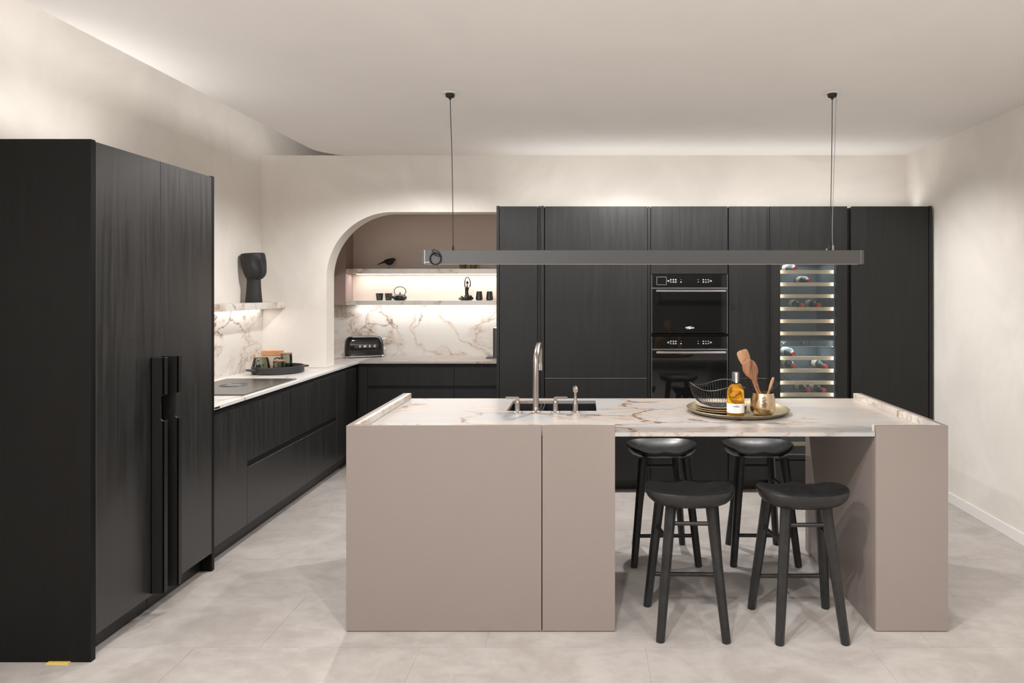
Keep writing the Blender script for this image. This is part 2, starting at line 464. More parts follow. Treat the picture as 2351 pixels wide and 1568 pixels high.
# ================================================================== LEFT BASE RUN
BX = -2.115
def base_left(name, label, y0, y1, drawers, split=None, ztop=.865):
    t = thing(name, label, 'cabinet', (-2.43, (y0+y1)/2, 0))
    part('carcass', 'black_carcass', t, XG, BX-0.022, y0, y1, .11, .897)
    part('plinth', 'plinth_black', t, BX-0.09, BX-0.07, y0, y1, 0, .11)
    g = .0015
    if drawers:
        part('drawer', 'black_oak_left', t, BX-.02, BX, y0+g, y1-g, .507, ztop, bev=.0012)
        part('drawer', 'black_oak_left', t, BX-.02, BX, y0+g, y1-g, .113, .470, bev=.0012)
    else:
        part('door', 'black_oak_left', t, BX-.02, BX, y0+g, y1-g, .113, ztop, bev=.0012)
    return t
base_left('base_cabinet', 'black oak base cabinet with one door, beside the tall cabinet', 3.858, 4.271, False)
base_left('drawer_cabinet', 'wide black two-drawer cabinet under the cooktop', 4.271, 5.187, True)
base_left('drawer_cabinet', 'narrower black two-drawer cabinet between wide drawers and corner', 5.187, 5.804, True)
base_left('corner_cabinet', 'black single-door corner cabinet under the tray end of the counter', 5.804, 6.31, False)

# back run inside the niche
BY = 6.332
def base_back(name, label, x0, x1, filler=False):
    t = thing(name, label, 'cabinet', ((x0+x1)/2, 6.6, 0))
    part('carcass', 'black_carcass', t, x0, x1, BY+.022, 6.89, .11, .897)
    part('plinth', 'plinth_black', t, x0, x1, BY+.07, BY+.09, 0, .11)
    if filler:
        part('filler_panel', 'black_oak', t, x0+.02, x1-.0015, BY, BY+.02, .113, .868, bev=.001)
    else:
        for z0, z1 in ((.693, .865), (.40, .662), (.113, .396)):
            part('drawer', 'black_oak', t, x0+.0015, x1-.0015, BY, BY+.02, z0, z1, bev=.0012)
    return t
base_back('corner_filler', 'narrow black corner filler unit where the two counters meet', -2.115, -2.022, True)
base_back('drawer_cabinet', 'black three-drawer cabinet under the arch, left of the narrower one', -2.022, -1.218)
base_back('drawer_cabinet', 'black three-drawer cabinet under the arch, against the tall units', -1.218, -0.61)

# L-shaped worktop
t = thing('worktop', 'L-shaped white marble worktop with brown veins along the left wall and niche', 'worktop', (-2.42, 5, .9))
MB().box(XL, FX, 3.858, 6.92, .900, .920, bev=.0012).build('worktop_slab', 'marble_left', t)
MB().box(FX, -0.60, BY-.012, 6.92, .900, .920, bev=.0012).build('worktop_slab', 'marble_top', t)
part('edge_plate', 'steel', t, FX-.001, FX+.0012, 3.86, 3.915, .9045, .9155, label='small metal plate on the worktop edge')

# marble splashbacks
tag(part('splashback', 'marble_wall', None, XL, XL+0.017, 3.858, YB, .920, 1.429), 'white marble splashback behind the cooktop on the left wall', 'splashback')
tag(part('splashback', 'marble_wall', None, XL+.02, -0.60, 6.902, 6.92, .920, 1.434), 'boldly veined marble splashback at the back of the arched niche', 'splashback')

# shelves with LED strips
def shelf(label, x0, x1, y0, y1, z0, z1, led, group=None):
    t = thing('marble_shelf', label, 'shelf', ((x0+x1)/2, (y0+y1)/2, z0), group=group)
    part('shelf_board', 'marble_wall', t, x0, x1, y0, y1, z0, z1, bev=.001)
    part('led_profile', 'led_diffuser', t, *led, z0-.004, z0+.0005)
    return t
shelf('marble shelf on the left wall above the cooktop with light strip', XL, -2.55, 3.858, YB, 1.429, 1.481, (XL+.03, XL+.045, 3.9, 5.75))
shelf('lower lit marble shelf in the niche carrying teapot and cups', -2.352, -0.60, 6.70, 6.92, 1.434, 1.479, (-2.30, -.62, 6.86, 6.875))
shelf('upper lit marble shelf in the niche carrying the bird', -2.352, -0.60, 6.70, 6.92, 1.744, 1.791, (-2.30, -.62, 6.86, 6.875))
t = thing('wall_cabinet', 'taupe wall cabinet at the left of the niche beside the shelves', 'cabinet', (-2.55, 6.8, 1.434))
part('carcass', 'cabinet_taupe', t, XL, -2.354, 6.722, 6.92, 1.434, 2.40)
part('door', 'cabinet_taupe', t, XL+.002, -2.354, 6.70, 6.720, 1.436, 2.395, bev=.001)

# ================================================================== BACK TALL UNITS
SY = 5.312
fx = lambda p: (p-1344)/295.0
ZT = 2.232
def tall(name, label, p0, p1, cat='cabinet'):
    return thing(name, label, cat, (fx((p0+p1)/2), 5.55, 0))
def carc(t, p0, p1, z0=.10, z1=ZT-.006, front=.022):
    part('carcass', 'black_carcass', t, fx(p0), fx(p1), SY+front, YG, z0, z1)
def door(t, p0, p1, z0, z1, name='door', y=0.0):
    return part(name, 'black_oak', t, fx(p0), fx(p1), SY+y, SY+.020+y, z0, z1, bev=.0012)
def plinth(t, p0, p1):
    part('plinth', 'plinth_black', t, fx(p0), fx(p1), SY+.118, SY+.135, 0, .10)
ZG0, ZG1 = .893, .899
t = tall('larder_unit', 'narrow tall black larder unit at the right edge of the arch', 1140, 1241)
part('side_panel', 'black_oak', t, fx(1140), fx(1146), SY-.004, YG, 0, ZT+.004, bev=.001)
carc(t, 1146, 1241); plinth(t, 1146, 1241)
door(t, 1147, 1233.5, .103, ZT)
part('grip_profile', 'handle_black', t, fx(1234.5), fx(1240.5), SY+.012, SY+.022, .103, ZT+.003)

t = tall('fridge_unit', 'wide tall black fridge unit left of the ovens', 1242, 1494)
part('side_panel', 'black_oak', t, fx(1241.5), fx(1249), SY-.004, YG, 0, ZT+.003, bev=.001)
carc(t, 1249, 1494); plinth(t, 1249, 1494)
door(t, 1251, 1486, ZG1, ZT)
d = door(t, 1251, 1486, .103, ZG0)
part('edge_glint', 'steel', d, fx(1251), fx(1486), SY-.0015, SY+.018, ZG0, ZG0+.004)  # bright strip standing in for the highlight on the door's top edge
part('grip_profile', 'black_oak', t, fx(1487.2), fx(1493.2), SY+.008, SY+.022, .103, ZT)

t = tall('oven_housing', 'tall black unit holding the two built-in ovens', 1494, 1671)
for a, b_ in ((1494, 1497.5), (1668.5, 1672)):
    part('side_panel', 'black_carcass', t, fx(a), fx(b_), SY+.022, YG, .10, ZT-.006)
part('carcass', 'black_carcass', t, fx(1497.5), fx(1668.5), YG-.02, YG, .10, ZT-.006)
for z in (1.697, 1.2265, .615): part('shelf_rail', 'black_carcass', t, fx(1497.5), fx(1668.5), SY+.01, YG-.02, z, z+.008)
plinth(t, 1494, 1672)
door(t, 1494.6, 1670.6, 1.706, ZT)
door(t, 1494.6, 1670.6, .103, .612)

def oven(label, z0, z1, zband, mirror_disp=False):
    x0, x1 = fx(1495.6), fx(1669.8); y0 = SY-.012
    t = thing('built_in_oven', label, 'oven', ((x0+x1)/2, 5.5, z0))
    part('oven_body', 'black_carcass', t, x0+.015, x1-.015, SY+.012, 5.74, z0+.004, z1-.004)
    part('control_panel', 'black_gloss_glass', t, x0+.004, x1-.004, y0, SY+.012, zband, z1-.002, bev=.001)
    dr = part('oven_door', 'black_gloss_glass', t, x0+.004, x1-.004, y0, SY+.012, z0, zband-.010, bev=.001)
    part('door_trim', 'steel', dr, x0, x1, y0-.001, SY+.008, zband-.0098, zband-.0055)
    part('panel_trim', 'steel', t, x0, x1, y0-.0005, SY+.008, zband-.0028, zband-.0008)
    for xa in (x0, x1-.003): part('side_trim', 'steel', t, xa, xa+.003, y0+.001, SY+.008, z0, z1)
    hb = MB().box(x0+.032, x1-.02, y0-.045, y0-.033, zband-.034, zband-.020, bev=.002)
    for xs in (x0+.05, x1-.045): hb.box(xs, xs+.012, y0-.035, y0+.001, zband-.031, zband-.023)
    hb.build('handle', 'steel', dr)
    # inner viewing window, slightly recessed look by a darker matt frame
    MB().box(x0+.075, x1-.075, y0-.0006, y0, z0+.08, zband-.075).build('door_window', 'black_gloss_glass', dr)
    zc = (zband+z1)/2
    ic = MB()
    def dot(px, dz, w=.004, h=.004): ic.box(fx(px)-w/2, fx(px)+w/2, y0-.0006, y0+.0002, zc+dz-h/2, zc+dz+h/2)
    def frame(px, dz, w, h, th=.0012):
        X = fx(px)
        ic.box(X-w/2, X+w/2, y0-.0006, y0+.0002, zc+dz+h/2-th, zc+dz+h/2); ic.box(X-w/2, X+w/2, y0-.0006, y0+.0002, zc+dz-h/2, zc+dz-h/2+th)
        ic.box(X-w/2, X-w/2+th, y0-.0006, y0+.0002, zc+dz-h/2, zc+dz+h/2); ic.box(X+w/2-th, X+w/2, y0-.0006, y0+.0002, zc+dz-h/2, zc+dz+h/2)
    for px in (1534, 1631): frame(px, 0, .016, .011); dot(px, 0, .003, .006)
    for i, px in enumerate((1539.7, 1545.5, 1551)):
        if i: frame(px, .009, .010, .010); frame(px, -.009, .010, .010); dot(px, .009, .005, .005); dot(px, -.009, .006, .003)
        else: dot(px, .009, .007, .010); dot(px, -.009, .004, .010)
    dot(1563, .009, .005, .002); dot(1563, -.009, .009, .006)
    dot(1602, .009, .005, .003); ic.box(fx(1602)-.003, fx(1602)+.003, y0-.0006, y0, zc-.011, zc-.008); dot(1603, -.007, .002, .006)
    for i, px in enumerate((1614, 1619.7, 1625.3)):
        if i == 0: frame(px, .009, .010, .010); dot(px, .009, .010, .002); dot(px, -.009, .008, .008)
        elif i == 1: dot(px, .009, .011, .003); frame(px, -.009, .009, .009)
        else: frame(px, .009, .008, .008); dot(px-.5, -.010, .006, .005); dot(px+.8, -.006, .003, .004)
    ic.build('control_icons', 'white_print', t, kind='stuff')
    return t, dr, y0, zc
t1, dr1, y0, zc = oven('upper black glass built-in oven with framed display', 1.2445, 1.7025, 1.6010)
b = MB()
for (xa, xb, za, zb) in ((fx(1507), fx(1530), zc+.028, zc+.032), (fx(1507), fx(1530), zc-.033, zc-.029), (fx(1507), fx(1508.2), zc-.033, zc+.032), (fx(1528.8), fx(1530), zc-.033, zc+.032)):
    b.box(xa, xb, y0-.004, y0+.001, za, zb, bev=.0008)
b.build('display_frame', 'steel', t1)
text('brand_lettering', 'Whirlpool', .0175, 'white_print', dr1, (fx(1583), y0-.0008, 1.577-(752.3-667)/295), bold=.0003, spacing=.9)
MB().tube([(fx(1583)+.02*math.cos(a)-.002, y0-.001, 1.2885+.008*math.sin(a)+.35*.02*math.cos(a)) for a in [i*PI/12 for i in range(14, 36)]], .0006, 5).build('logo_swoosh', 'steel', dr1)
t2, dr2, y0, zc = oven('lower black glass built-in oven mirroring the worktop', .6265, 1.2215, 1.126)
b = MB().box(fx(1584), fx(1598), y0-.0008, y0, zc-.016, zc+.014).build('display', 'black_gloss_glass', t2)

t = tall('larder_unit', 'narrow tall black unit between ovens and wine cooler', 1672, 1768)
carc(t, 1672, 1768); plinth(t, 1672, 1768)
door(t, 1673.2, 1760, ZG1, ZT); d = door(t, 1673.2, 1760, .103, ZG0)
part('edge_glint', 'steel', d, fx(1676), fx(1760), SY-.0012, SY+.018, ZG0, ZG0+.003)  # same added strip for the lit edge of this lower door
part('grip_profile', 'handle_black', t, fx(1761), fx(1767), SY+.010, SY+.022, .103, ZT)

# wine cooler
t = tall('wine_cooler', 'tall black wine cooler with glass door and beech shelf fronts', 1768, 1954)
X0, X1 = fx(1769), fx(1945); G0, G1 = fx(1791.5), fx(1919.5); ZGa, ZGb = .296, 1.80
part('side_panel', 'black_oak', t, fx(1767.5), fx(1769.5), SY-.002, YG, 0, ZT)
b = MB()
b.box(X0+.003, G0, SY, SY+.028, .262, ZT, bev=.001); b.box(G1, X1, SY, SY+.028, .262, ZT, bev=.001)
b.box(G0, G1, SY, SY+.028, ZGb, ZT); b.box(G0, G1, SY, SY+.028, .262, ZGa)
dr = b.build('glass_door', 'black_oak', t)
part('glass_pane', 'door_glass', dr, G0, G1, SY+.010, SY+.014, ZGa, ZGb)
part('inner_frame', 'cooler_lining', dr, G0, G1, SY+.004, SY+.009, ZGa-.006, ZGa+.008)
door(t, 1770, 1945, .103, .250, 'lower_door')
b = MB()
b.box(X0, G0-.004, SY+.035, YG, .15, ZT-.01); b.box(G1+.004, fx(1954), SY+.035, YG, .15, ZT-.01)
b.box(G0-.004, G1+.004, SY+.035, YG, ZGb+.02, ZT-.01); b.box(G0-.004, G1+.004, SY+.035, YG, .11, .29)
b.build('carcass', 'black_carcass', t)
b = MB(); b.box(G0-.004, G1+.004, 5.76, 5.79, .29, ZGb+.02); b.box(G0-.006, G0-.001, SY+.04, 5.76, .29, ZGb+.02); b.box(G1+.001, G1+.006, SY+.04, 5.76, .29, ZGb+.02)
b.build('lining', 'cooler_lining', t)
plinth(t, 1769, 1954)
zs = []
shelf_px = [624.4, 652.8, 679.8, 709, 737, 765, 821.5, 850, 877.5, 905, 933, 961, 989, 1017.5]
for p in shelf_px:
    z = 1.577-(p-667)/291.5
    zs.append(z)
    sh = part('wine_shelf', 'beech', t, G0+.006, G1-.006, SY+.034, SY+.054, z-.0145, z+.0145, bev=.0015)
    b = MB()
    for k in range(7):
        xx = G0+.03+k*(G1-G0-.06)/6
        b.tube([(xx, SY+.065, z-.004), (xx, 5.74, z-.004)], .0025, 5)
    b.build('shelf_wires', 'wire_black', sh, kind='stuff')
zc = 1.577-(788-667)/291.5
cb = part('control_bar', 'cooler_lining', t, G0+.001, G1-.001, SY+.05, 5.74, zc-.022, zc+.022)
part('bar_edge', 'steel', cb, G0+.001, G1-.006, SY+.044, SY+.052, zc-.027, zc-.023)
part('display', 'tray_black', cb, fx(1842), fx(1862), SY+.047, SY+.051, zc-.010, zc+.012)
b = MB().box(fx(1797.5), fx(1809), SY+.047, SY+.051, zc+.012, zc+.015)
for i in range(8): b.box(fx(1798+i*1.35), fx(1798.8+i*1.35), SY+.047, SY+.051, zc+.006, zc+.009)
for i in range(2):
    for j in range(3): b.box(fx(1848+2.4*i), fx(1849.2+2.4*i), SY+.0455, SY+.0475, zc-.004+.006*j, zc-.001+.006*j)
b.build('display_print', 'white_print', cb, kind='stuff')
MB().tube([(fx(1857)+.008*math.cos(a), SY+.0462, zc+.001+.008*math.sin(a)) for a in [i*PI/10 for i in range(20)]], .0006, 5, loop=True).build('dial_mark', 'white_print', cb)
part('status_light', 'blue_led', cb, fx(1802.2), fx(1803.8), SY+.047, SY+.051, zc-.002, zc+.002)
# bottles lying on the shelves
bm_ = MB(); prof = [(.0, 0), (.032, 0), (.037, .006), (.0375, .19), (.030, .215), (.016, .235), (.0145, .262)]
bot = thing('wine_bottle', 'x', 'bottle', (0, 0, 0), group='wine bottles lying in the cooler')
b = MB().lathe(prof, n=20, cap0=False); b.bm.transform(Matrix.Rotation(PI/2, 4, 'X')); b.build('bottle_glass', 'wine_glass_dark', bot, smooth=True, world=False)
b = MB().lathe([(.0155, .255), (.0162, .262), (.0165, .300), (.0155, .304)], n=18); b.bm.transform(Matrix.Rotation(PI/2, 4, 'X')); b.build('foil_cap', 'foil_red', bot, smooth=True, world=False)
b = MB().lathe([(.0380, .05), (.0380, .15)], n=20, cap0=False, cap1=False); b.bm.transform(Matrix.Rotation(PI/2, 4, 'X')); b.build('bottle_label', 'beige_paper', bot, smooth=True, world=False)
W = [(0, 1817, 'top beech shelf'), (1, 1849, 'second beech shelf from the top'), (3, 1832, 'fourth shelf, left one of two'), (3, 1870, 'fourth shelf, right one of two'),
     (6, 1813, 'first shelf below the control bar'), (7, 1815, 'second shelf below the control bar, left one'), (7, 1886, 'second shelf below the control bar, right one'),
     (9, 1847, 'lowest shelf seen above the island, left one'), (9, 1881, 'lowest shelf seen above the island, right one')]
for i, (k, px, lab) in enumerate(W):
    s_ = 285.0; X = (px-1344)/s_
    zz = zs[k]-.004+.0025+.0375
    L = 'red-capped dark wine bottle lying on the ' + lab
    if i == 0: o = bot; o['label'] = L
    else: o = dup(bot, label=L)
    o.location = (X, SY+.075+.304, zz-.006)
for X_, sg in ((G0+.004, 1), (G1-.004, -1)):  # side strips added to brighten the shelf fronts
    o = area(X_, SY+.020, 1.05, .008, 1.48, 0.5, col=(1, .97, .93), name='cooler_light')
    o.rotation_euler = Vector((sg, .45, 0)).to_track_quat('-Z', 'Y').to_euler()
# small cool lights inside the cooler
area((G0+G1)/2, 5.55, 1.79, .34, .3, 1.2, col=(.92, .96, 1), name='cooler_light')
area((G0+G1)/2, 5.55, zc-.03, .34, .3, 1.2, col=(.92, .96, 1), name='cooler_light')

t = tall('larder_unit', 'wide tall black unit against the right wall', 1954, 2139)
carc(t, 1955, 2133); plinth(t, 1955, 2133)
door(t, 1955, 2131.5, .103, ZT)
part('side_panel', 'black_oak', t, fx(2133), fx(2139.5), SY-.004, YG, 0, ZT+.003, bev=.001)

# ================================================================== ISLAND
IY0, IY1 = 3.153, 4.151
IX0, IXa, IXs, IXb, IX1 = -1.105, .137, -.201, 1.338, 1.676
ZI = .953
t = thing('kitchen_island', 'taupe kitchen island with raised sides and open seating bay', 'island', (.28, 3.65, 0))
part('front_panel', 'taupe_lacquer', t, IX0, IXs-.0022, IY0, IY0+.020, .004, ZI, bev=.0008)
part('front_panel', 'taupe_lacquer', t, IXs+.0022, IXa, IY0, IY0+.020, .004, ZI, bev=.0008)
part('front_panel', 'taupe_lacquer', t, IXb+.004, IX1, IY0, IY0+.020, .004, ZI, bev=.0008)
part('side_panel', 'taupe_lacquer', t, IX0, IX0+.022, IY0+.0205, IY1, .002, ZI)
part('side_panel', 'taupe_lacquer', t, IXa-.022, IXa-.002, IY0+.0205, IY1, .002, .902)
part('side_panel', 'taupe_lacquer', t, IXb, IXb+.020, IY0+.0235, IY1, .002, .902)
part('side_panel', 'taupe_lacquer', t, IX1-.022, IX1, IY0+.0205, IY1, .002, ZI)
part('reveal_strip', 'taupe_edge', t, IXb+.001, IXb+.018, IY0+.006, IY0+.023, .002, .902)
part('back_panel', 'taupe_lacquer', t, IX0+.022, IXa-.022, IY1-.02, IY1, .002, .90)
part('back_panel', 'taupe_lacquer', t, IXb+.02, IX1-.022, IY1-.02, IY1, .002, .90)
part('seam_backing', 'black_carcass', t, IXs-.02, IXs+.02, IY0+.021, IY0+.028, .004, .90)
# marble upstands
t = thing('island_worktop', 'white marble island worktop with grey and brown veins', 'worktop', (.28, 3.65, .9))
part('upstand', 'marble_wall', t, IX0+.0225, IX0+.047, IY0+.021, IY1, .9212, ZI, bev=.0008)
part('upstand', 'marble_wall', t, IX1-.047, IX1-.0225, IY0+.021, IY1, .9212, ZI, bev=.0008)
part('upstand', 'marble_wall', t, IX0+.0475, IXa-.001, IY0+.021, IY0+.041, .9212, ZI, bev=.0008)
part('upstand', 'marble_wall', t, IXb+.002, IX1-.0475, IY0+.021, IY0+.041, .9212, ZI, bev=.0008)
SX0, SX1, SY0, SY1 = -.430, .061, 3.722, 4.070
b = MB()
zt, zb = .921, .903
b.box(IX0+.0225, SX0, IY0+.021, IY1, zb, zt); b.box(SX0, SX1, IY0+.021, SY0, zb, zt); b.box(SX0, SX1, SY1, IY1, zb, zt)
b.box(SX1, IXa, IY0+.021, IY1, zb, zt); b.box(IXa, IXb, IY0, IY1, zb, zt); b.box(IXb, IX1-.0225, IY0+.021, IY1, zb, zt)
b.build('worktop_slab', 'marble_top', t)
# sink
t = thing('sink', 'black composite double-bowl sink set into the island worktop', 'sink', (-.18, 3.9, .7))
def bowl(x0, x1, zf):
    b = MB(); th = .008; y0, y1 = SY0-.006, SY1+.006
    b.box(x0-th, x0, y0, y1, zf, .9025); b.box(x1, x1+th, y0, y1, zf, .9025)
    b.box(x0, x1, y0, y0+th, zf, .9025); b.box(x0, x1, y1-th, y1, zf, .9025); b.box(x0-th, x1+th, y0, y1, zf-.01, zf)
    o = b.build('bowl', 'sink_composite', t)
    MB().cyl(((x0+x1)/2, (y0+y1)/2), .04, zf, zf+.004, 24).build('drain', 'steel', o, smooth=True)
bowl(SX0-.004, -.262, .80); bowl(-.238, SX1+.004, .72)
part('divider_top', 'sink_composite', t, -.262, -.238, SY0, SY1, .868, .884, bev=.003)

# taps
TY = 3.675
t = thing('kitchen_tap', 'tall brushed steel tap with bent spout by the sink', 'tap', (-.266, TY, .921))
MB().lathe([(.0245, 0), (.0245, .005), (.021, .008), (.0165, .009), (.0165, .028), (.0158, .029)], (-.266, TY, .921), 28).build('base_flange', 'brushed_steel', t, smooth=True)
pts = [(-.266, TY, .93), (-.266, TY, 1.19)] + [(-.265, TY+.05-.05*math.cos(a), 1.19+.05*math.sin(a)) for a in [i*PI/2/5*.6 for i in range(1, 6)]]
pts = [(-.266, TY, .93), (-.266, TY, 1.00), (-.266, TY, 1.10), (-.266, TY, 1.180), (-.266, TY+.006, 1.205), (-.265, TY+.022, 1.228), (-.263, TY+.05, 1.245), (-.262, TY+.10, 1.262), (-.260, TY+.15, 1.272),
       (-.259, TY+.185, 1.270), (-.258, TY+.207, 1.258), (-.257, TY+.216, 1.235), (-.257, TY+.217, 1.19), (-.257, TY+.217, 1.165)]
MB().tube(pts, [.0158]*8+[.0150, .0145, .014, .0135, .0128, .0125], 18).build('spout', 'brushed_steel', t, smooth=True)
MB().lathe([(.012, 1.122), (.0135, 1.124), (.0135, 1.150), (.0115, 1.152), (.0115, 1.168)], (-.257, TY+.217, 0), 20).build('aerator', 'steel', t, smooth=True)
def lever(label, x, sgn):
    t = thing('tap_lever', label, 'tap', (x, TY, .921))
    MB().lathe([(.0245, 0), (.0245, .004), (.020, .007), (.0145, .008), (.0138, .010), (.0138, .047), (.0150, .049), (.0150, .056), (.012, .062)], (x, TY, .921), 28).build('base_flange', 'brushed_steel', t, smooth=True)
    w_ = .0095
    out_ = [(x-sgn*w_, .98), (x-sgn*w_, 1.000), (x-sgn*(w_-.004), 1.0045), (x-sgn*(w_-.008), 1.006), (x+sgn*.062, 1.006), (x+sgn*.064, 1.004), (x+sgn*.064, .994), (x+sgn*w_, .994), (x+sgn*w_, .98)]
    MB().prism(out_, TY-.008, TY+.008).build('lever_handle', 'brushed_steel', t)
lever('brushed steel tap lever pointing left, at the left of the spout', -.365, -1)
lever('brushed steel tap lever pointing right, between spout and spray', -.161, 1)
t = thing('spray_handset', 'brushed steel pull-out spray handset right of the taps', 'spray', (-.054, TY, .921))
MB().lathe([(.0245, 0), (.0245, .004), (.020, .007), (.0140, .008), (.0138, .040), (.0132, .052), (.008, .068), (.0072, .100), (.0078, .112)], (-.054, TY, .921), 28).build('spray_body', 'brushed_steel', t, smooth=True)
MB().tube([(-.054, TY+.022, 1.053), (-.054, TY+.016, 1.052), (-.053, TY-.018, 1.041), (-.053, TY-.022, 1.040)], [.009, .013, .0145, .012], 22).build('spray_head', 'brushed_steel', t, smooth=True)

# ================================================================== STOOLS
def seat_mesh():
    b = MB(); bm = b.bm; NR, NA = 12, 56
    W_, D_ = .208, .150
    def outline(a):
        c, s_ = math.cos(a), math.sin(a)
        e = 2.5 if s_ < 0 else 2.7
        k = (abs(c)**e+abs(s_)**e)**(-1/e)
        x, y = W_*k*c, D_*k*s_
        if s_ > 0: y -= .020*math.exp(-(x/.10)**2) * 0 ; x *= 1-.05*s_
        return x, y
    def ztop(x, y, r):
        u, v = x/W_, y/D_
        z = .612 + .050*(r**2.6)*(0.76+0.24*abs(u)**1.2 if v < 0 else 0.50+0.50*abs(u)**1.6)
        if v < 0: z += .008*(r**3)*(1-abs(u))
        if v > 0: z += -.010*v*r*math.exp(-((abs(u)-.42)/.28)**2) + .007*v**1.5*math.exp(-(u/.22)**2)
        return z
    def zbot(x, y, r):
        u, v = x/W_, y/D_
        depth = .578 + .004*v
        e = ztop(x, y, 1.0) if r > .999 else 0
        return depth, e
    top = []; bot = []
    for i in range(1, NR+1):
        r = i/NR
        rt = []; 
        for j in range(NA):
            a = 2*PI*j/NA; ox, oy = outline(a)
            rt.append(bm.verts.new((ox*r, oy*r, ztop(ox*r, oy*r, r))))
        top.append(rt)
    ct = bm.verts.new((0, 0, .612))
    for j in range(NA): bm.faces.new((ct, top[0][j], top[0][(j+1) % NA]))
    for i in range(NR-1):
        for j in range(NA):
            k = (j+1) % NA; bm.faces.new((top[i][j], top[i+1][j], top[i+1][k], top[i][k]))
    # edge roll and belly
    prev = top[-1]
    for (rr, f) in ((1.012, .10), (1.0, .28), (.955, .50), (.86, .74), (.72, .90), (.50, .98)):
        ring = []
        for j in range(NA):
            a = 2*PI*j/NA; ox, oy = outline(a); zt = ztop(ox, oy, 1.0)
            vv = oy/D_
            zb = .580 if vv < 0 else .580+.014*vv
            ring.append(bm.verts.new((ox*rr, oy*rr, zt+(zb-zt)*f)))
        for j in range(NA):
            k = (j+1) % NA; bm.faces.new((prev[j], ring[j], ring[k], prev[k]))
        prev = ring
    cb_ = bm.verts.new((0, 0, .580))
    for j in range(NA): bm.faces.new((prev[j], cb_, prev[(j+1) % NA]))
    return b
LEG = {'fr': ((.185, .175), (.125, .090)), 'fl': ((-.185, .175), (-.125, .090)), 'rr': ((.148, -.175), (.090, -.085)), 'rl': ((-.148, -.175), (-.090, -.085))}
def legpt(k, z):
    f, tp = LEG[k]; a = z/.600
    return Vector((f[0]+(tp[0]-f[0])*a, f[1]+(tp[1]-f[1])*a, z))
stool = thing('bar_stool', 'x', 'stool', (0, 0, 0), group='black wooden bar stools at the island')
sb = seat_mesh(); sb.bm.transform(Matrix.Translation((0, -.030, 0)))
sb.build('seat', 'stool_black', stool, smooth=True, ang=60, world=False)
for k in LEG:
    MB().tube([legpt(k, 0.0), legpt(k, .003), legpt(k, .30), legpt(k, .600)], [.0185, .0205, .0235, .0265], 8, rot0=PI/8).build('leg', 'stool_black', stool, smooth=True, ang=25, world=False)
def rung(k1, k2, z1, z2, r=.0098):
    MB().tube([legpt(k1, z1), legpt(k2, z2)], r, 12).build('stretcher', 'stool_black', stool, smooth=True, world=False)
rung('fl', 'fr', .170, .170, .0105); rung('rl', 'rr', .507, .507); rung('fl', 'rl', .425, .430); rung('fr', 'rr', .425, .430)
ST = [(.489, 3.235, -.03, 'nearest left black wooden bar stool facing the island'), (1.010, 3.215, .01, 'nearest right black wooden bar stool, beside the island leg panel'),
      (.458, 4.068, PI+.02, 'left black bar stool on the far side of the island'), (1.034, 4.072, PI-.02, 'right black bar stool on the far side of the island')]
for i, (x, y, rz, lab) in enumerate(ST):
    if i == 0: stool.location = (x, y, 0); stool.rotation_euler = (0, 0, rz); stool['label'] = lab
    else: dup(stool, (x, y, 0), rz, lab)

# ================================================================== PENDANT LIGHT
PY = 3.96
t = thing('pendant_light', 'long black linear pendant light hanging on two cables above the island', 'lamp', (.33, PY, 1.77))
PX0, PX1, PZ0, PZ1 = -.947, 1.611, 1.729, 1.811
b = MB().box(PX0+.018, PX1-.018, PY-.012, PY+.012, PZ0+.001, PZ1-.001, bev=.001)
bar = b.build('light_bar', 'black_metal', t)
part('end_cap', 'black_metal', t, PX0, PX0+.0165, PY-.013, PY+.013, PZ0, PZ1, bev=.003)
part('end_cap', 'black_metal', t, PX1-.0165, PX1, PY-.013, PY+.013, PZ0, PZ1, bev=.003)
part('edge_strip', 'steel', t, PX0+.0166, PX0+.0182, PY-.0128, PY+.0128, PZ0, PZ1)
part('edge_strip', 'steel', t, PX1-.0182, PX1-.0166, PY-.0128, PY+.0128, PZ0, PZ1)
part('diffuser', 'white_paint', t, PX0+.03, PX1-.03, PY-.008, PY+.008, PZ0-.0006, PZ0+.001)
text('bar_logo', 'WEVER', .0085, 'white_print', bar, (PX0+.031, PY-.0125, PZ0+.011), bold=.0003, spacing=1.0)
for (xt, xb) in ((-.785, -.767), (1.432, 1.418)):
    c = MB().lathe([(.050, -.002), (.048, -.006), (.030, -.008)], (xt, PY, ZC), 32).build('ceiling_rose', 'white_paint', t, smooth=True)
    b = MB().lathe([(.026, -.007), (.027, -.012), (.024, -.026), (.010, -.030), (.006, -.040)], (xt, PY, ZC), 24); b.build('rose_mount', 'matte_black', c, smooth=True)
    mid = ((xt+xb)/2+.003, PY, 2.3)
    MB().tube(catmull([(xt, PY, ZC-.03), mid, (xb, PY, PZ1+.02)], 8), .0022, 6).build('cable', 'matte_black', t, smooth=True)
    MB().lathe([(.0065, 0), (.0065, .018), (.004, .022), (.003, .034)], (xb, PY, PZ1), 14).build('cable_gripper', 'matte_black', t, smooth=True)
MB().tube(catmull([(1.455, PY, ZC-.02), (1.445, PY, 2.35), (1.432, PY, 1.95), (1.437, PY, PZ1)], 8), .0018, 6).build('power_cord', 'dim_print', t, smooth=True)
MB().lathe([(.006, 0), (.006, .025), (.003, .028)], (1.437, PY, PZ1), 12).build('cord_fitting', 'dim_print', t, smooth=True)
MB().lathe([(.004, 0), (.004, .008), (.002, .011)], (1.400, PY, PZ1), 10).build('cord_fitting', 'steel', t, smooth=True)
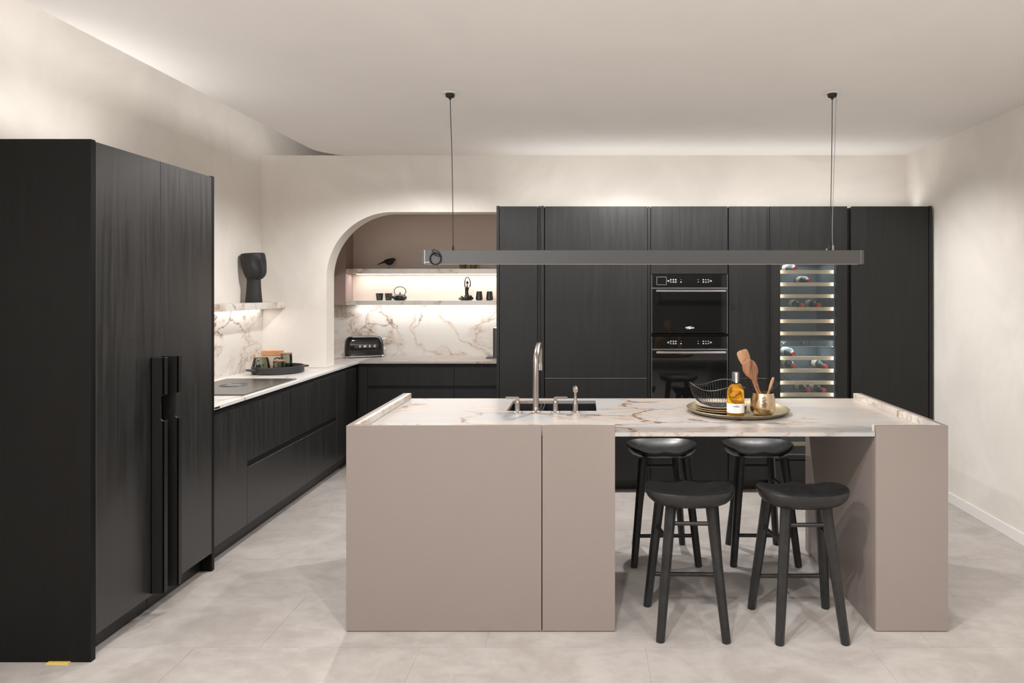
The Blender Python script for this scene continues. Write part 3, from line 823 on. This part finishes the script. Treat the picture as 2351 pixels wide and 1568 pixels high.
# loose coil of spare cable hanging on the bar
def coil():
    P = []
    cx, cz = (1001.5-1344)/395.5, 1.577+(667-593)/395.5
    for i in range(0, 60):
        a = PI*0.62 + i*2*PI/20
        k = 1+.05*math.sin(i*1.1)
        P.append((cx+.032*k*math.cos(a)-.0, PY-.017-.0022*(i//20)-.001*math.sin(i), cz-.004+.033*k*math.sin(a)))
    P += [(cx-.012, PY-.026, cz+.034), (cx-.020, PY-.024, cz+.046), (cx-.006, PY-.020, cz+.050), (cx+.022, PY-.024, cz+.034), (cx+.034, PY-.026, cz+.006), (cx+.006, PY-.027, cz+.014), (cx-.020, PY-.026, cz+.030)]
    o = MB().tube(P, .0026, 6).build('cable_coil', 'matte_black', smooth=True)
    tag(o, 'coil of spare black cable looped over the left end of the pendant', 'cable')
coil()

# ================================================================== COOKTOP
t = thing('cooktop', 'flat black glass cooktop with round centre extractor', 'cooktop', (-2.39, 4.66, .92))
part('glass_plate', 'cooktop_glass' if 'cooktop_glass' in MATS else 'black_gloss_glass', t, -2.65, -2.135, 4.27, 5.05, .9205, .9265, bev=.001)
g = MB()
for r in (.060, .070, .080, .090):
    g.tube([(-2.42+r*math.cos(2*PI*i/40), 4.70+r*math.sin(2*PI*i/40), .9272) for i in range(40)], .0022, 6, loop=True)
g.build('extractor_grille', 'black_metal', t, smooth=True, kind='stuff')
MB().lathe([(.052, 0), (.050, .0016), (.0, .0016)], (-2.42, 4.70, .9265), 32, cap1=False).build('extractor_cover', 'black_metal', t, smooth=True)

# ================================================================== TRAY WITH JARS
TC = (-2.462, 5.47); ta = math.atan2(.35, .27)
t = thing('round_tray', 'round black tray with two bar handles on the left worktop', 'tray', (TC[0], TC[1], .92), rz=ta)
R = .195
MB().lathe([(.0, 0), (R-.008, 0), (R, .008), (R, .055), (R-.003, .058), (R-.010, .058), (R-.012, .055), (R-.012, .012), (.0, .012)], n=64, cap0=False, cap1=False).build('tray_body', 'tray_black', t, smooth=True, world=False)
for s_ in (-1, 1):
    MB().box(*sorted((s_*(R-.004), s_*(R+.046))), -.042, .042, .030, .044, bev=.002).build('handle', 'tray_black', t, world=False)
zt_ = .9325
JX = (-2.575, 5.42)
t = thing('glass_teapot', 'smoked glass teapot with tapering body at the left of the tray', 'teapot', (JX[0], JX[1], zt_))
MB().lathe([(.0, .0), (.066, .0), (.070, .006), (.066, .05), (.054, .105), (.050, .112), (.047, .112), (.050, .104), (.062, .05), (.065, .009), (.0, .007)], n=40, cap0=False, cap1=False).build('glass_body', 'smoke_glass', t, smooth=True, world=False)
MB().lathe([(.0, .120), (.030, .118), (.049, .1135), (.049, .111), (.0, .112)], n=32, cap0=False, cap1=False).build('lid', 'smoke_glass', t, smooth=True, world=False)
MB().tube([(-.036, -.01, .113), (-.044, -.01, .126), (-.048, -.01, .138)], [.008, .010, .011], 10).build('lid_plug', 'pine_box', t, smooth=True, world=False)
MB().tube(catmull([(.01, -.056, .095), (.01, -.092, .092), (.01, -.100, .060), (.01, -.066, .030)], 5), .0045, 8).build('handle', 'smoke_glass', t, smooth=True, world=False)
def jar(label, x, y, r, h, loc_h=None):
    t = thing('lidded_jar', label, 'jar', (x, y, zt_), group='smoked glass jars with wooden lids')
    MB().lathe([(.0, 0), (r*.94, 0), (r, .005), (r*.97, h*.8), (r*.90, h-.012), (r*.90, h-.010), (r*.84, h-.010), (r*.90, h*.78), (r*.93, .008), (.0, .007)], n=12, cap0=False, cap1=False).build('glass_body', 'smoke_glass', t, smooth=True, ang=20, world=False)
    MB().lathe([(.0, h-.010), (r*.93, h-.010), (r*.96, h-.008), (r*.96, h-.001), (r*.93, h), (.0, h)], n=36, cap0=False, cap1=False).build('lid', 'acacia_lid', t, smooth=True, world=False)
    return t
jar('short smoked glass jar with wooden lid at the front of the tray', -2.41, 5.375, .047, .098)
tj = jar('tall smoked glass jar with wooden lid at the right of the tray', -2.428, 5.545, .046, .138)
MB().tube(catmull([(-.040, -.01, .085), (-.068, -.01, .100), (-.090, -.012, .090), (-.096, -.012, .070)], 5), .004, 8).build('handle', 'matte_black', tj, smooth=True, world=False)
t = thing('wooden_box', 'upright wooden box with beige front at the back of the tray', 'box', (-2.560, 5.585, zt_), rz=.12)
part('box_body', 'beige_paper', t, -.080, .080, -.015, .015, 0, .118, bev=.002, world=False)
part('box_band', 'pine_box', t, -.0835, .0835, -.0175, .0175, .112, .155, bev=.003, world=False)

# ================================================================== HEAD VASE
def head_vase():
    t = thing('head_vase', 'matt black ceramic vase shaped as a face on the left marble shelf', 'vase', (-2.652, 5.46, 1.481))
    b = MB(); n = 48; rings = []
    prof = [(0, .0630, 0), (.004, .0640, 0), (.06, .0590, 0), (.12, .0545, .0), (.175, .0520, .0), (.186, .0525, .0), (.196, .064, .006), (.215, .0765, .010), (.240, .0850, .010),
            (.270, .0900, .006), (.30, .0925, .002), (.33, .0935, -.001), (.355, .0930, -.004), (.378, .0905, -.007), (.388, .0880, -.008)]
    na = -0.62  # direction of the nose
    for h, r, cx in prof:
        ring = []
        for j in range(n):
            a = 2*PI*j/n; da = (a-na+PI) % (2*PI)-PI
            rr = r
            if .22 < h < .37:
                f = max(0, min(1, (.372-h)/.11)); f = f if h > .245 else f*max(0, (h-.215)/.03)
                rr += .034*f*math.exp(-(da/.11)**2)
                if .27 < h < .36: rr -= .016*math.exp(-((abs(da)-.40)/.22)**2)*math.sin((h-.27)/.09*PI)
                if h < .25: rr += .004*math.exp(-(da/.5)**2)
            zz = h + (.006*math.cos(a) if h > .36 else 0)
            ring.append((cx+rr*math.cos(a), rr*.92*math.sin(a), zz))
        rings.append(b.ring(ring))
    for (h, r) in ((.392, .084), (.386, .078), (.33, .074), (.30, .02)):
        rings.append(b.ring([(-.009+r*math.cos(2*PI*j/n), .92*r*math.sin(2*PI*j/n), h+.006*math.cos(2*PI*j/n)) for j in range(n)]))
    b.skin(rings)
    b.build('vase_body', 'ceramic_black', t, smooth=True, ang=50, world=False)
head_vase()

# ================================================================== TOASTER
t = thing('toaster', 'glossy black retro toaster with chrome base in the arched niche', 'toaster', (-2.185, 6.735, .92), rz=math.radians(26))
L, D = .372, .165
def rrect(hw, hd, r, k=6):
    P = []
    for cx, cy, a0 in ((hw-r, hd-r, 0), (-hw+r, hd-r, PI/2), (-hw+r, -hd+r, PI), (hw-r, -hd+r, 3*PI/2)):
        P += [(cx+r*math.cos(a0+i*PI/2/k), cy+r*math.sin(a0+i*PI/2/k)) for i in range(k+1)]
    return P
b = MB(); rings = []
for z, hw, hd, r in ((.022, L/2-.004, D/2-.003, .05), (.026, L/2, D/2, .052), (.10, L/2-.002, D/2-.001, .052), (.16, L/2-.008, D/2-.006, .052), (.185, L/2-.017, D/2-.014, .050), (.200, L/2-.032, D/2-.027, .044), (.2065, L/2-.048, D/2-.040, .034)):
    rings.append(b.ring([(x, y, z) for x, y in rrect(hw, hd, min(r, hd-.002))]))
b.skin(rings).build('toaster_body', 'gloss_black', t, smooth=True, ang=50, world=False)
b = MB(); rings = []
for z, hw, hd in ((.012, L/2+.004, D/2+.005), (.014, L/2+.006, D/2+.007), (.021, L/2+.004, D/2+.005), (.0225, L/2-.002, D/2-.002)):
    rings.append(b.ring([(x, y, z) for x, y in rrect(hw, hd, .05)]))
b.skin(rings).build('chrome_base', 'chrome', t, smooth=True, world=False)
for sx_ in (-1, 1):
    for sy_ in (-1, 1):
        MB().lathe([(.007, 0), (.009, .004), (.013, .013), (.013, .016)], (sx_*(L/2-.022), sy_*(D/2-.02), 0), 16).build('foot', 'chrome', t, smooth=True, world=False)
b = MB()
b.box(-.115, .115, -.038, .038, .2065, .2095, bev=.001)
for yy in (-.020, .020): b.box(-.105, .105, yy-.013, yy-.010, .2095, .213); b.box(-.105, .105, yy+.010, yy+.013, .2095, .213)
b.build('slot_plate', 'chrome', t, world=False)
MB().tube([(L/2-.012, 0, .175), (L/2+.014, 0, .178), (L/2+.024, 0, .178)], [.004, .006, .009], 12).build('lever_knob', 'chrome', t, smooth=True, world=False)
MB().tube([(L/2-.004, 0, .075), (L/2+.012, 0, .075), (L/2+.018, 0, .075)], [.014, .014, .011], 16).build('dial', 'chrome', t, smooth=True, world=False)
for i, ch in enumerate('SMEG'):
    cu = -.068+i*.046
    o = text('brand_letter', ch, .031, 'white_print', t, (0, 0, 0), bold=.0009)
    o.data.transform(ROOT[t.name].inverted())
    o.data.transform(Matrix.Translation((cu+.02, -D/2-.0004, .112)))

# kettle half hidden by the tall units
t = thing('coffee_maker', 'slim dark grey appliance partly hidden at the right of the niche', 'coffee maker', (-.80, 6.69, .92))
MB().box(-.163, .10, -.095, .095, 0, .012, bev=.004).build('base_plate', 'kettle_grey', t, world=False)
b = MB(); rings = [b.ring([(x, y, z) for x, y in rrect(.100, .075, .028)]) for z in (.012, .285, .290)]
b.skin(rings).build('body', 'kettle_grey', t, smooth=True, world=False)
b = MB(); rings = [b.ring([(x, y, z) for x, y in rrect(h_, .075-.1+h_, .028)]) for z, h_ in ((.290, .101), (.297, .101), (.300, .097))]
b.skin(rings).build('top_rim', 'chrome', t, smooth=True, world=False)

# ================================================================== NICHE SHELF THINGS
ZS2, ZS1 = 1.479, 1.791
SYY = 6.79; ss = 1567/SYY
nx = lambda p: (p-1344)/ss
# footed bird on the upper shelf
t = thing('bird_figurine', 'black bird figurine on a thin stand on the upper niche shelf', 'figurine', (nx(893), SYY, ZS1))
k = 1/ss
Pb = [(867, 603.5), (874, 601), (881, 598), (886, 596.5), (891, 597.5), (896, 597), (900.5, 594), (903.5, 592.3), (907, 591.8), (909.5, 592.4)]
Rb = [1.1, 1.5, 2.4, 5.6, 8.2, 8.6, 6.6, 4.9, 2.2, .3]
pts = [((x-893)*k, 0, (613.8-y)*k) for x, y in Pb]
MB().tube(pts, [r*k*1.05 for r in Rb], 16, flat=.85).build('bird_body', 'matte_black', t, smooth=True, ang=80, world=False)
MB().tube([(.003, 0, .0), (.002, 0, .048)], .0016, 6).build('stand_rod', 'matte_black', t, world=False)
MB().box(-.032, .030, -.012, .012, 0, .003).build('stand_plate', 'matte_black', t, world=False)
# amber tumblers
for i, (p, lab) in enumerate(((1063, 'amber glass tumbler on the upper niche shelf, left one of two'), (1087, 'amber glass tumbler on the upper niche shelf, right one of two'))):
    o = MB().lathe([(.0, 0), (.026, 0), (.031, .006), (.034, .03), (.035, .075), (.032, .075), (.031, .03), (.027, .010), (.0, .008)], n=32, cap0=False, cap1=False).build('amber_tumbler', 'amber_glass', smooth=True)
    o.location = (nx(p), SYY, ZS1); tag(o, lab, 'glass', 'amber tumblers on the upper niche shelf')
# patterned cups
def cup(p, lab):
    t = thing('patterned_cup', lab, 'cup', ((p-1344)*6.85/1567, 6.85, ZS2), group='dark patterned cups beside the teapot')
    MB().lathe([(.0, 0), (.029, 0), (.037, .070), (.0345, .070), (.027, .006), (.0, .006)], n=32, cap0=False, cap1=False).build('cup_body', 'bronze_black', t, smooth=True, world=False)
    g = MB(); rnd = random.Random(p)
    for c in range(3):
        a0 = -PI/2 + (-.5+c*.5)
        P = []
        for i in range(7):
            h = .012+i*.008; r = .0292+.008*h/.070+.0004
            a = a0+rnd.uniform(-.13, .13)
            P.append((r*math.cos(a), r*math.sin(a), h))
        g.tube(P, .0009, 5)
    g.build('cup_pattern', 'dim_print', t, smooth=True, world=False, kind='stuff')
cup(871.5, 'dark cup with pale script pattern at the left end of the lower niche shelf')
cup(892.5, 'dark cup with pale script pattern next to the teapot spout')
# cast iron teapot
t = thing('iron_teapot', 'black cast iron teapot with tall hoop handle on the lower niche shelf', 'teapot', ((918-1344)*6.772/1567, 6.772, ZS2))
MB().lathe([(.0, 0), (.040, 0), (.060, .008), (.070, .024), (.068, .036), (.052, .052), (.040, .057), (.0, .058)], n=40, cap0=False, cap1=False).build('pot_body', 'cast_iron', t, smooth=True, ang=60, world=False)
l_ = MB().lathe([(.0, .062), (.020, .061), (.036, .059), (.038, .056), (.0, .056)], n=32, cap0=False, cap1=False).build('lid', 'cast_iron', t, smooth=True, world=False)
MB().ball((.003, 0, .071), .008, 12, sz=1.3).build('knob', 'cast_iron', l_, smooth=True, world=False)
MB().tube(catmull([(-.058, 0, .026), (-.078, -.004, .038), (-.090, -.008, .053), (-.098, -.010, .060)], 4), [.013]*4+[.011]*3+[.009]*3+[.0075]*2+[.007], 12).build('spout', 'cast_iron', t, smooth=True, world=False)
MB().tube(catmull([(-.042, 0, .054), (-.056, 0, .085), (-.050, 0, .112), (-.028, 0, .130), (0, 0, .136), (.028, 0, .131), (.052, 0, .113), (.060, 0, .085), (.046, 0, .054)], 4), .0036, 8).build('hoop_handle', 'cast_iron', t, smooth=True, world=False)
# yoga figurine
t = thing('yoga_figurine', 'black seated yoga figurine with arms raised overhead on lower niche shelf', 'figurine', (nx(1071), SYY, ZS2))
b = MB()
q = lambda x, y, d=0: ((x-1071)*k, d, (688.3-y)*k)
b.tube(catmull([q(1055, 684), q(1064, 685.5, -.03), q(1074, 682, -.045), q(1084, 678.5, -.02)], 5), [.012]*4+[.016]*6+[.013]*5+[.008], 12)
b.tube(catmull([q(1085, 683), q(1078, 685.8, -.03), q(1068, 684.5, -.05), q(1060, 679, -.02)], 5), [.015]*4+[.015]*6+[.012]*5+[.007], 12)
b.tube(catmull([q(1071, 686), q(1072.5, 677), q(1071.5, 670), q(1072, 662), q(1072.5, 657)], 5), [.030]*3+[.026]*3+[.018]*4+[.0165]*4+[.020]*4+[.019, .016, .008], 14, flat=.75)
b.tube([q(1072.5, 659), q(1072.7, 652)], .006, 10)
b.ball(q(1073, 647.5), .0145, 14, sx=.85, sz=1.2)
b.tube(catmull([q(1067.5, 658), q(1067, 650), q(1068, 642), q(1070, 636.5), q(1072.5, 635.4)], 5), [.0055]*10+[.0042]*11, 8)
b.tube(catmull([q(1078, 658), q(1080, 652), q(1079, 643), q(1076, 636.5), q(1072.5, 635.4)], 5), [.0055]*10+[.0042]*11, 8)
b.build('figure', 'bronze_black', t, smooth=True, ang=60, world=False)
# two round dark tumblers
for p, lab in ((1100.2, 'dark metallic tumbler beside the yoga figurine'), (1124, 'dark metallic tumbler nearest the tall black units')):
    o = MB().lathe([(.0, 0), (.028, 0), (.0355, .012), (.0355, .018), (.027, .090), (.0255, .090), (.033, .018), (.0, .008)], n=10, cap0=False, cap1=False).build('dark_tumbler', 'bronze_black', smooth=True, ang=25)
    o.location = (nx(p), SYY, ZS2); tag(o, lab, 'cup', 'dark tumblers on the lower niche shelf')

# ================================================================== ISLAND TRAY GROUP
WZ = .9212
TCX, TCY = .821, 3.690
t = thing('serving_tray', 'large round bronze-coloured serving tray on the island', 'tray', (TCX, TCY, WZ))
MB().lathe([(.0, .0), (.235, .0), (.262, .012), (.273, .024), (.2705, .0255), (.258, .0145), (.232, .0035), (.0, .0035)], n=96, cap0=False, cap1=False).build('tray_dish', 'bronze_tray', t, smooth=True, world=False)
def plate(z, r, lab):
    t = thing('stoneware_plate', lab, 'plate', (.735, 3.700, z), group='stoneware plates stacked on the tray')
    MB().lathe([(.0, 0), (r*.60, 0), (r*.70, .003), (r*.96, .011), (r, .0150), (r*.985, .0165), (r*.93, .0135), (r*.68, .0062), (.0, .0045)], n=64, cap0=False, cap1=False).build('plate_body', 'stoneware', t, smooth=True, world=False)
    MB().tube([(r*.993*math.cos(2*PI*i/64), r*.993*math.sin(2*PI*i/64), .0158) for i in range(64)], .0014, 6, loop=True).build('plate_rim', 'stoneware_rim', t, smooth=True, world=False)
zb_ = WZ+.0036
plate(zb_, .137, 'brown stoneware plate at the bottom of the stack')
plate(zb_+.0105, .137, 'brown stoneware plate in the middle of the stack')
plate(zb_+.0245, .139, 'brown stoneware plate on top of the stack, under the wire bowl')
# wire bowl
ZW = zb_+.0245+.008
t = thing('wire_bowl', 'black wire fruit bowl with wavy rim standing on the plates', 'bowl', (.716, 3.690, ZW))
def rimz(a): return (1.066 + .014*math.cos(3*(a-PI)))-ZW
def rimr(a): return .146+.004*math.cos(3*(a-PI))
MB().tube([(rimr(a)*math.cos(a), rimr(a)*math.sin(a), rimz(a)) for a in [2*PI*i/96 for i in range(96)]], .0022, 8, loop=True).build('rim_wire', 'wire_black', t, smooth=True, world=False)
MB().tube([(.052*math.cos(2*PI*i/48), .052*math.sin(2*PI*i/48), .004) for i in range(48)], .0024, 8, loop=True).build('base_ring', 'wire_black', t, smooth=True, world=False)
MB().lathe([(.0, .0025), (.052, .0025), (.052, .0045), (.0, .0045)], n=48, cap0=False, cap1=False).build('base_disc', 'wire_black', t, world=False)
g = MB(); NW = 60
for i in range(NW):
    a = 2*PI*i/NW; P = []
    R1, H1 = rimr(a), rimz(a)
    for j in range(9):
        u = j/8
        r = .052+(R1-.052)*math.sin(u*PI/2)**.85
        z = .004+(H1-.004)*(1-math.cos(u*PI/2))**.95
        P.append((r*math.cos(a), r*math.sin(a), z))
    g.tube(P, .0012, 5)
g.build('bowl_wires', 'wire_black', t, smooth=True, world=False, kind='stuff')

# bottle of oil
BXc, BYc = .770, 3.500; ZB = WZ+.0036
t = thing('oil_bottle', 'bottle of amber rapeseed oil with white label and black cap', 'bottle', (BXc, BYc, ZB))
MB().lathe([(.0, .0), (.040, .0), (.0435, .004), (.0440, .012), (.0440, .128), (.0415, .146), (.033, .162), (.022, .171), (.0165, .174)], n=48, cap0=False, cap1=True).build('oil_body', 'oil_amber', t, smooth=True, world=False)
MB().lathe([(.0166, .1735), (.0166, .196)], n=32).build('bottle_neck', 'smoke_glass', t, smooth=True, world=False)
MB().lathe([(.0180, .186), (.0185, .187), (.0185, .231), (.0170, .234), (.0, .234)], n=32, cap1=False).build('bottle_cap', 'black_metal', t, smooth=True, world=False)
def cyl_patch(r, a0, a1, z0, z1, n=24):
    b = MB(); rr = []
    for i in range(n+1):
        a = a0+(a1-a0)*i/n; rr.append((b.bm.verts.new((r*math.cos(a), r*math.sin(a), z0)), b.bm.verts.new((r*math.cos(a), r*math.sin(a), z1))))
    for i in range(n): b.bm.faces.new((rr[i][0], rr[i+1][0], rr[i+1][1], rr[i][1]))
    return b
lb = cyl_patch(.0446, -PI/2-2.0, -PI/2+2.0, .030, .078, 40).build('bottle_label', 'paper_white', t, smooth=True, world=False)
cyl_patch(.0189, -PI/2-.28, -PI/2+.28, .181, .2335, 8).build('cap_strip', 'paper_white', t, smooth=True, world=False)
def wraptext(s, size, z, mat, bold=0.0, xoff=-.006, R_=.0449, sp=1.0, rot=False, nm='label_text'):
    o = text(nm, s, size, mat, t, (0, 0, 0), rot=(0, 0, 0), bold=bold, spacing=sp, ext=0)
    me = o.data; me.transform(ROOT[t.name].inverted())
    for v in me.vertices:
        x, y_ = v.co.x, v.co.y
        if rot: x, y_ = -y_, x
        a = -PI/2+(x+xoff)/R_
        v.co = (R_*math.cos(a), R_*math.sin(a), z+y_)
wraptext('COLD', .0062, .0705, 'black_print', .0001)
wraptext('RAPESEED', .0078, .0635, 'black_print', .0003)
wraptext('OIL', .0035, .0585, 'black_print')
wraptext('cold pressed', .0045, .0525, 'dim_print')
wraptext('virgin oil', .0035, .0475, 'dim_print')
wraptext('500 ml', .0035, .0420, 'black_print', xoff=-.009)
wraptext('RAPESEED', .0045, .208, 'black_print', xoff=0, R_=.0191, rot=True)

# hammered gold pot and utensils
GX, GY = .925, 3.560
t = thing('utensil_pot', 'hammered gold utensil pot on the island tray', 'pot', (GX, GY, ZB))
MB().lathe([(.0, 0), (.034, 0), (.052, .010), (.063, .030), (.0655, .050), (.062, .085), (.0565, .119), (.0560, .121), (.0545, .121), (.0545, .118), (.060, .085), (.063, .050), (.060, .032), (.048, .014), (.0, .006)], n=56, cap0=False, cap1=False).build('pot_body', 'gold_hammered', t, smooth=True, world=False)
def utensil(name, label, cat, base, tip, outline_, th, mat, twist=0.0, handle_r=.005, bend=None):
    # base/tip in world; outline: list of (dist along, half width) from tip backwards for the blade
    B, T = Vector(base), Vector(tip)
    d = (T-B); L_ = d.length; d.normalize()
    t = thing(name, label, cat, base)
    side = d.cross(Vector((0, 1, 0))).normalized(); side = (Matrix.Rotation(twist, 3, d) @ side)
    nrm = d.cross(side).normalized()
    b = MB(); rings = []
    for (s_, hw) in outline_:
        c = T-d*s_-B
        ring = []
        tt = max(th*min(1, hw/.01), .0012)
        for (u, v) in ((1, 0), (.93, .6), (.7, 1), (0, 1.05), (-.7, 1), (-.93, .6), (-1, 0), (-.93, -.6), (-.7, -1), (0, -1.05), (.7, -1), (.93, -.6)):
            ring.append(c+side*hw*u+nrm*tt*.5*v)
        rings.append(b.ring(ring))
    b.skin(rings)
    b.build('blade' if handle_r else 'utensil_body', mat, t, smooth=True, ang=50, world=False)
    if handle_r:
        s_e = outline_[-1][0]
        MB().tube([Vector((0, 0, 0)), T-d*(s_e-.01)-B], [handle_r, handle_r*1.1], 10).build('handle', mat, t, smooth=True, world=False)
    return t
# px helper at a given distance
def W3(px, py, D_): s_ = 1567/D_; return ((px-1344)/s_, D_, CZ-(py-667)/s_)
bz = ZB+.012
utensil('wooden_spatula', 'light brown wooden spatula standing tallest in the gold pot', 'spatula', (GX+.020, GY+.016, bz), W3(1702, 804, 3.60), [(.0, .014), (.003, .026), (.012, .0315), (.04, .032), (.065, .028), (.09, .017), (.115, .009), (.145, .007)], .008, 'light_spatula', .12, .0065)
utensil('wooden_spatula', 'dark striped wooden spatula in front of the taller one in the pot', 'spatula', (GX+.022, GY-.020, bz), W3(1715, 828, 3.55), [(.0, .012), (.003, .024), (.016, .034), (.045, .0385), (.070, .034), (.095, .018), (.12, .010), (.15, .007)], .009, 'walnut_spatula', -.15, .0065)
utensil('wooden_spoon', 'wooden spoon leaning right in the gold pot', 'spoon', (GX-.010, GY-.008, bz), W3(1776, 866, 3.555), [(.0, .004), (.006, .009), (.025, .013), (.05, .012), (.07, .007), (.085, .005)], .010, 'light_spatula', .9, .0045)
utensil('slotted_turner', 'black turner leaning left behind the wooden spatulas', 'spatula', (GX+.015, GY+.030, bz), W3(1714, 869, 3.62), [(.0, .014), (.003, .016), (.03, .014), (.055, .009), (.07, .005)], .003, 'matte_black', .35, .0045)
t = thing('serving_fork', 'black serving fork leaning right in the gold pot', 'fork', (GX-.015, GY+.020, bz))
T = Vector(W3(1783, 876, 3.585)); B = Vector((GX-.015, GY+.020, bz)); d = (T-B).normalized(); side = d.cross(Vector((0, 1, 0))).normalized()
b = MB()
neck = T-d*.060-B
b.tube([Vector((0, 0, 0)), neck], .0042, 8)
b.tube([neck, neck+d*.012, neck+d*.024, neck+d*.032], [.005, .013, .015, .015], 10, flat=.25)
for i in range(4):
    o_ = side*(-.0125+i*.0083)
    b.tube([neck+d*.028+o_, neck+d*.045+o_, neck+d*.062+o_*1.05], [.0026, .0024, .0014], 6)
b.build('fork_body', 'matte_black', t, smooth=True, world=False)
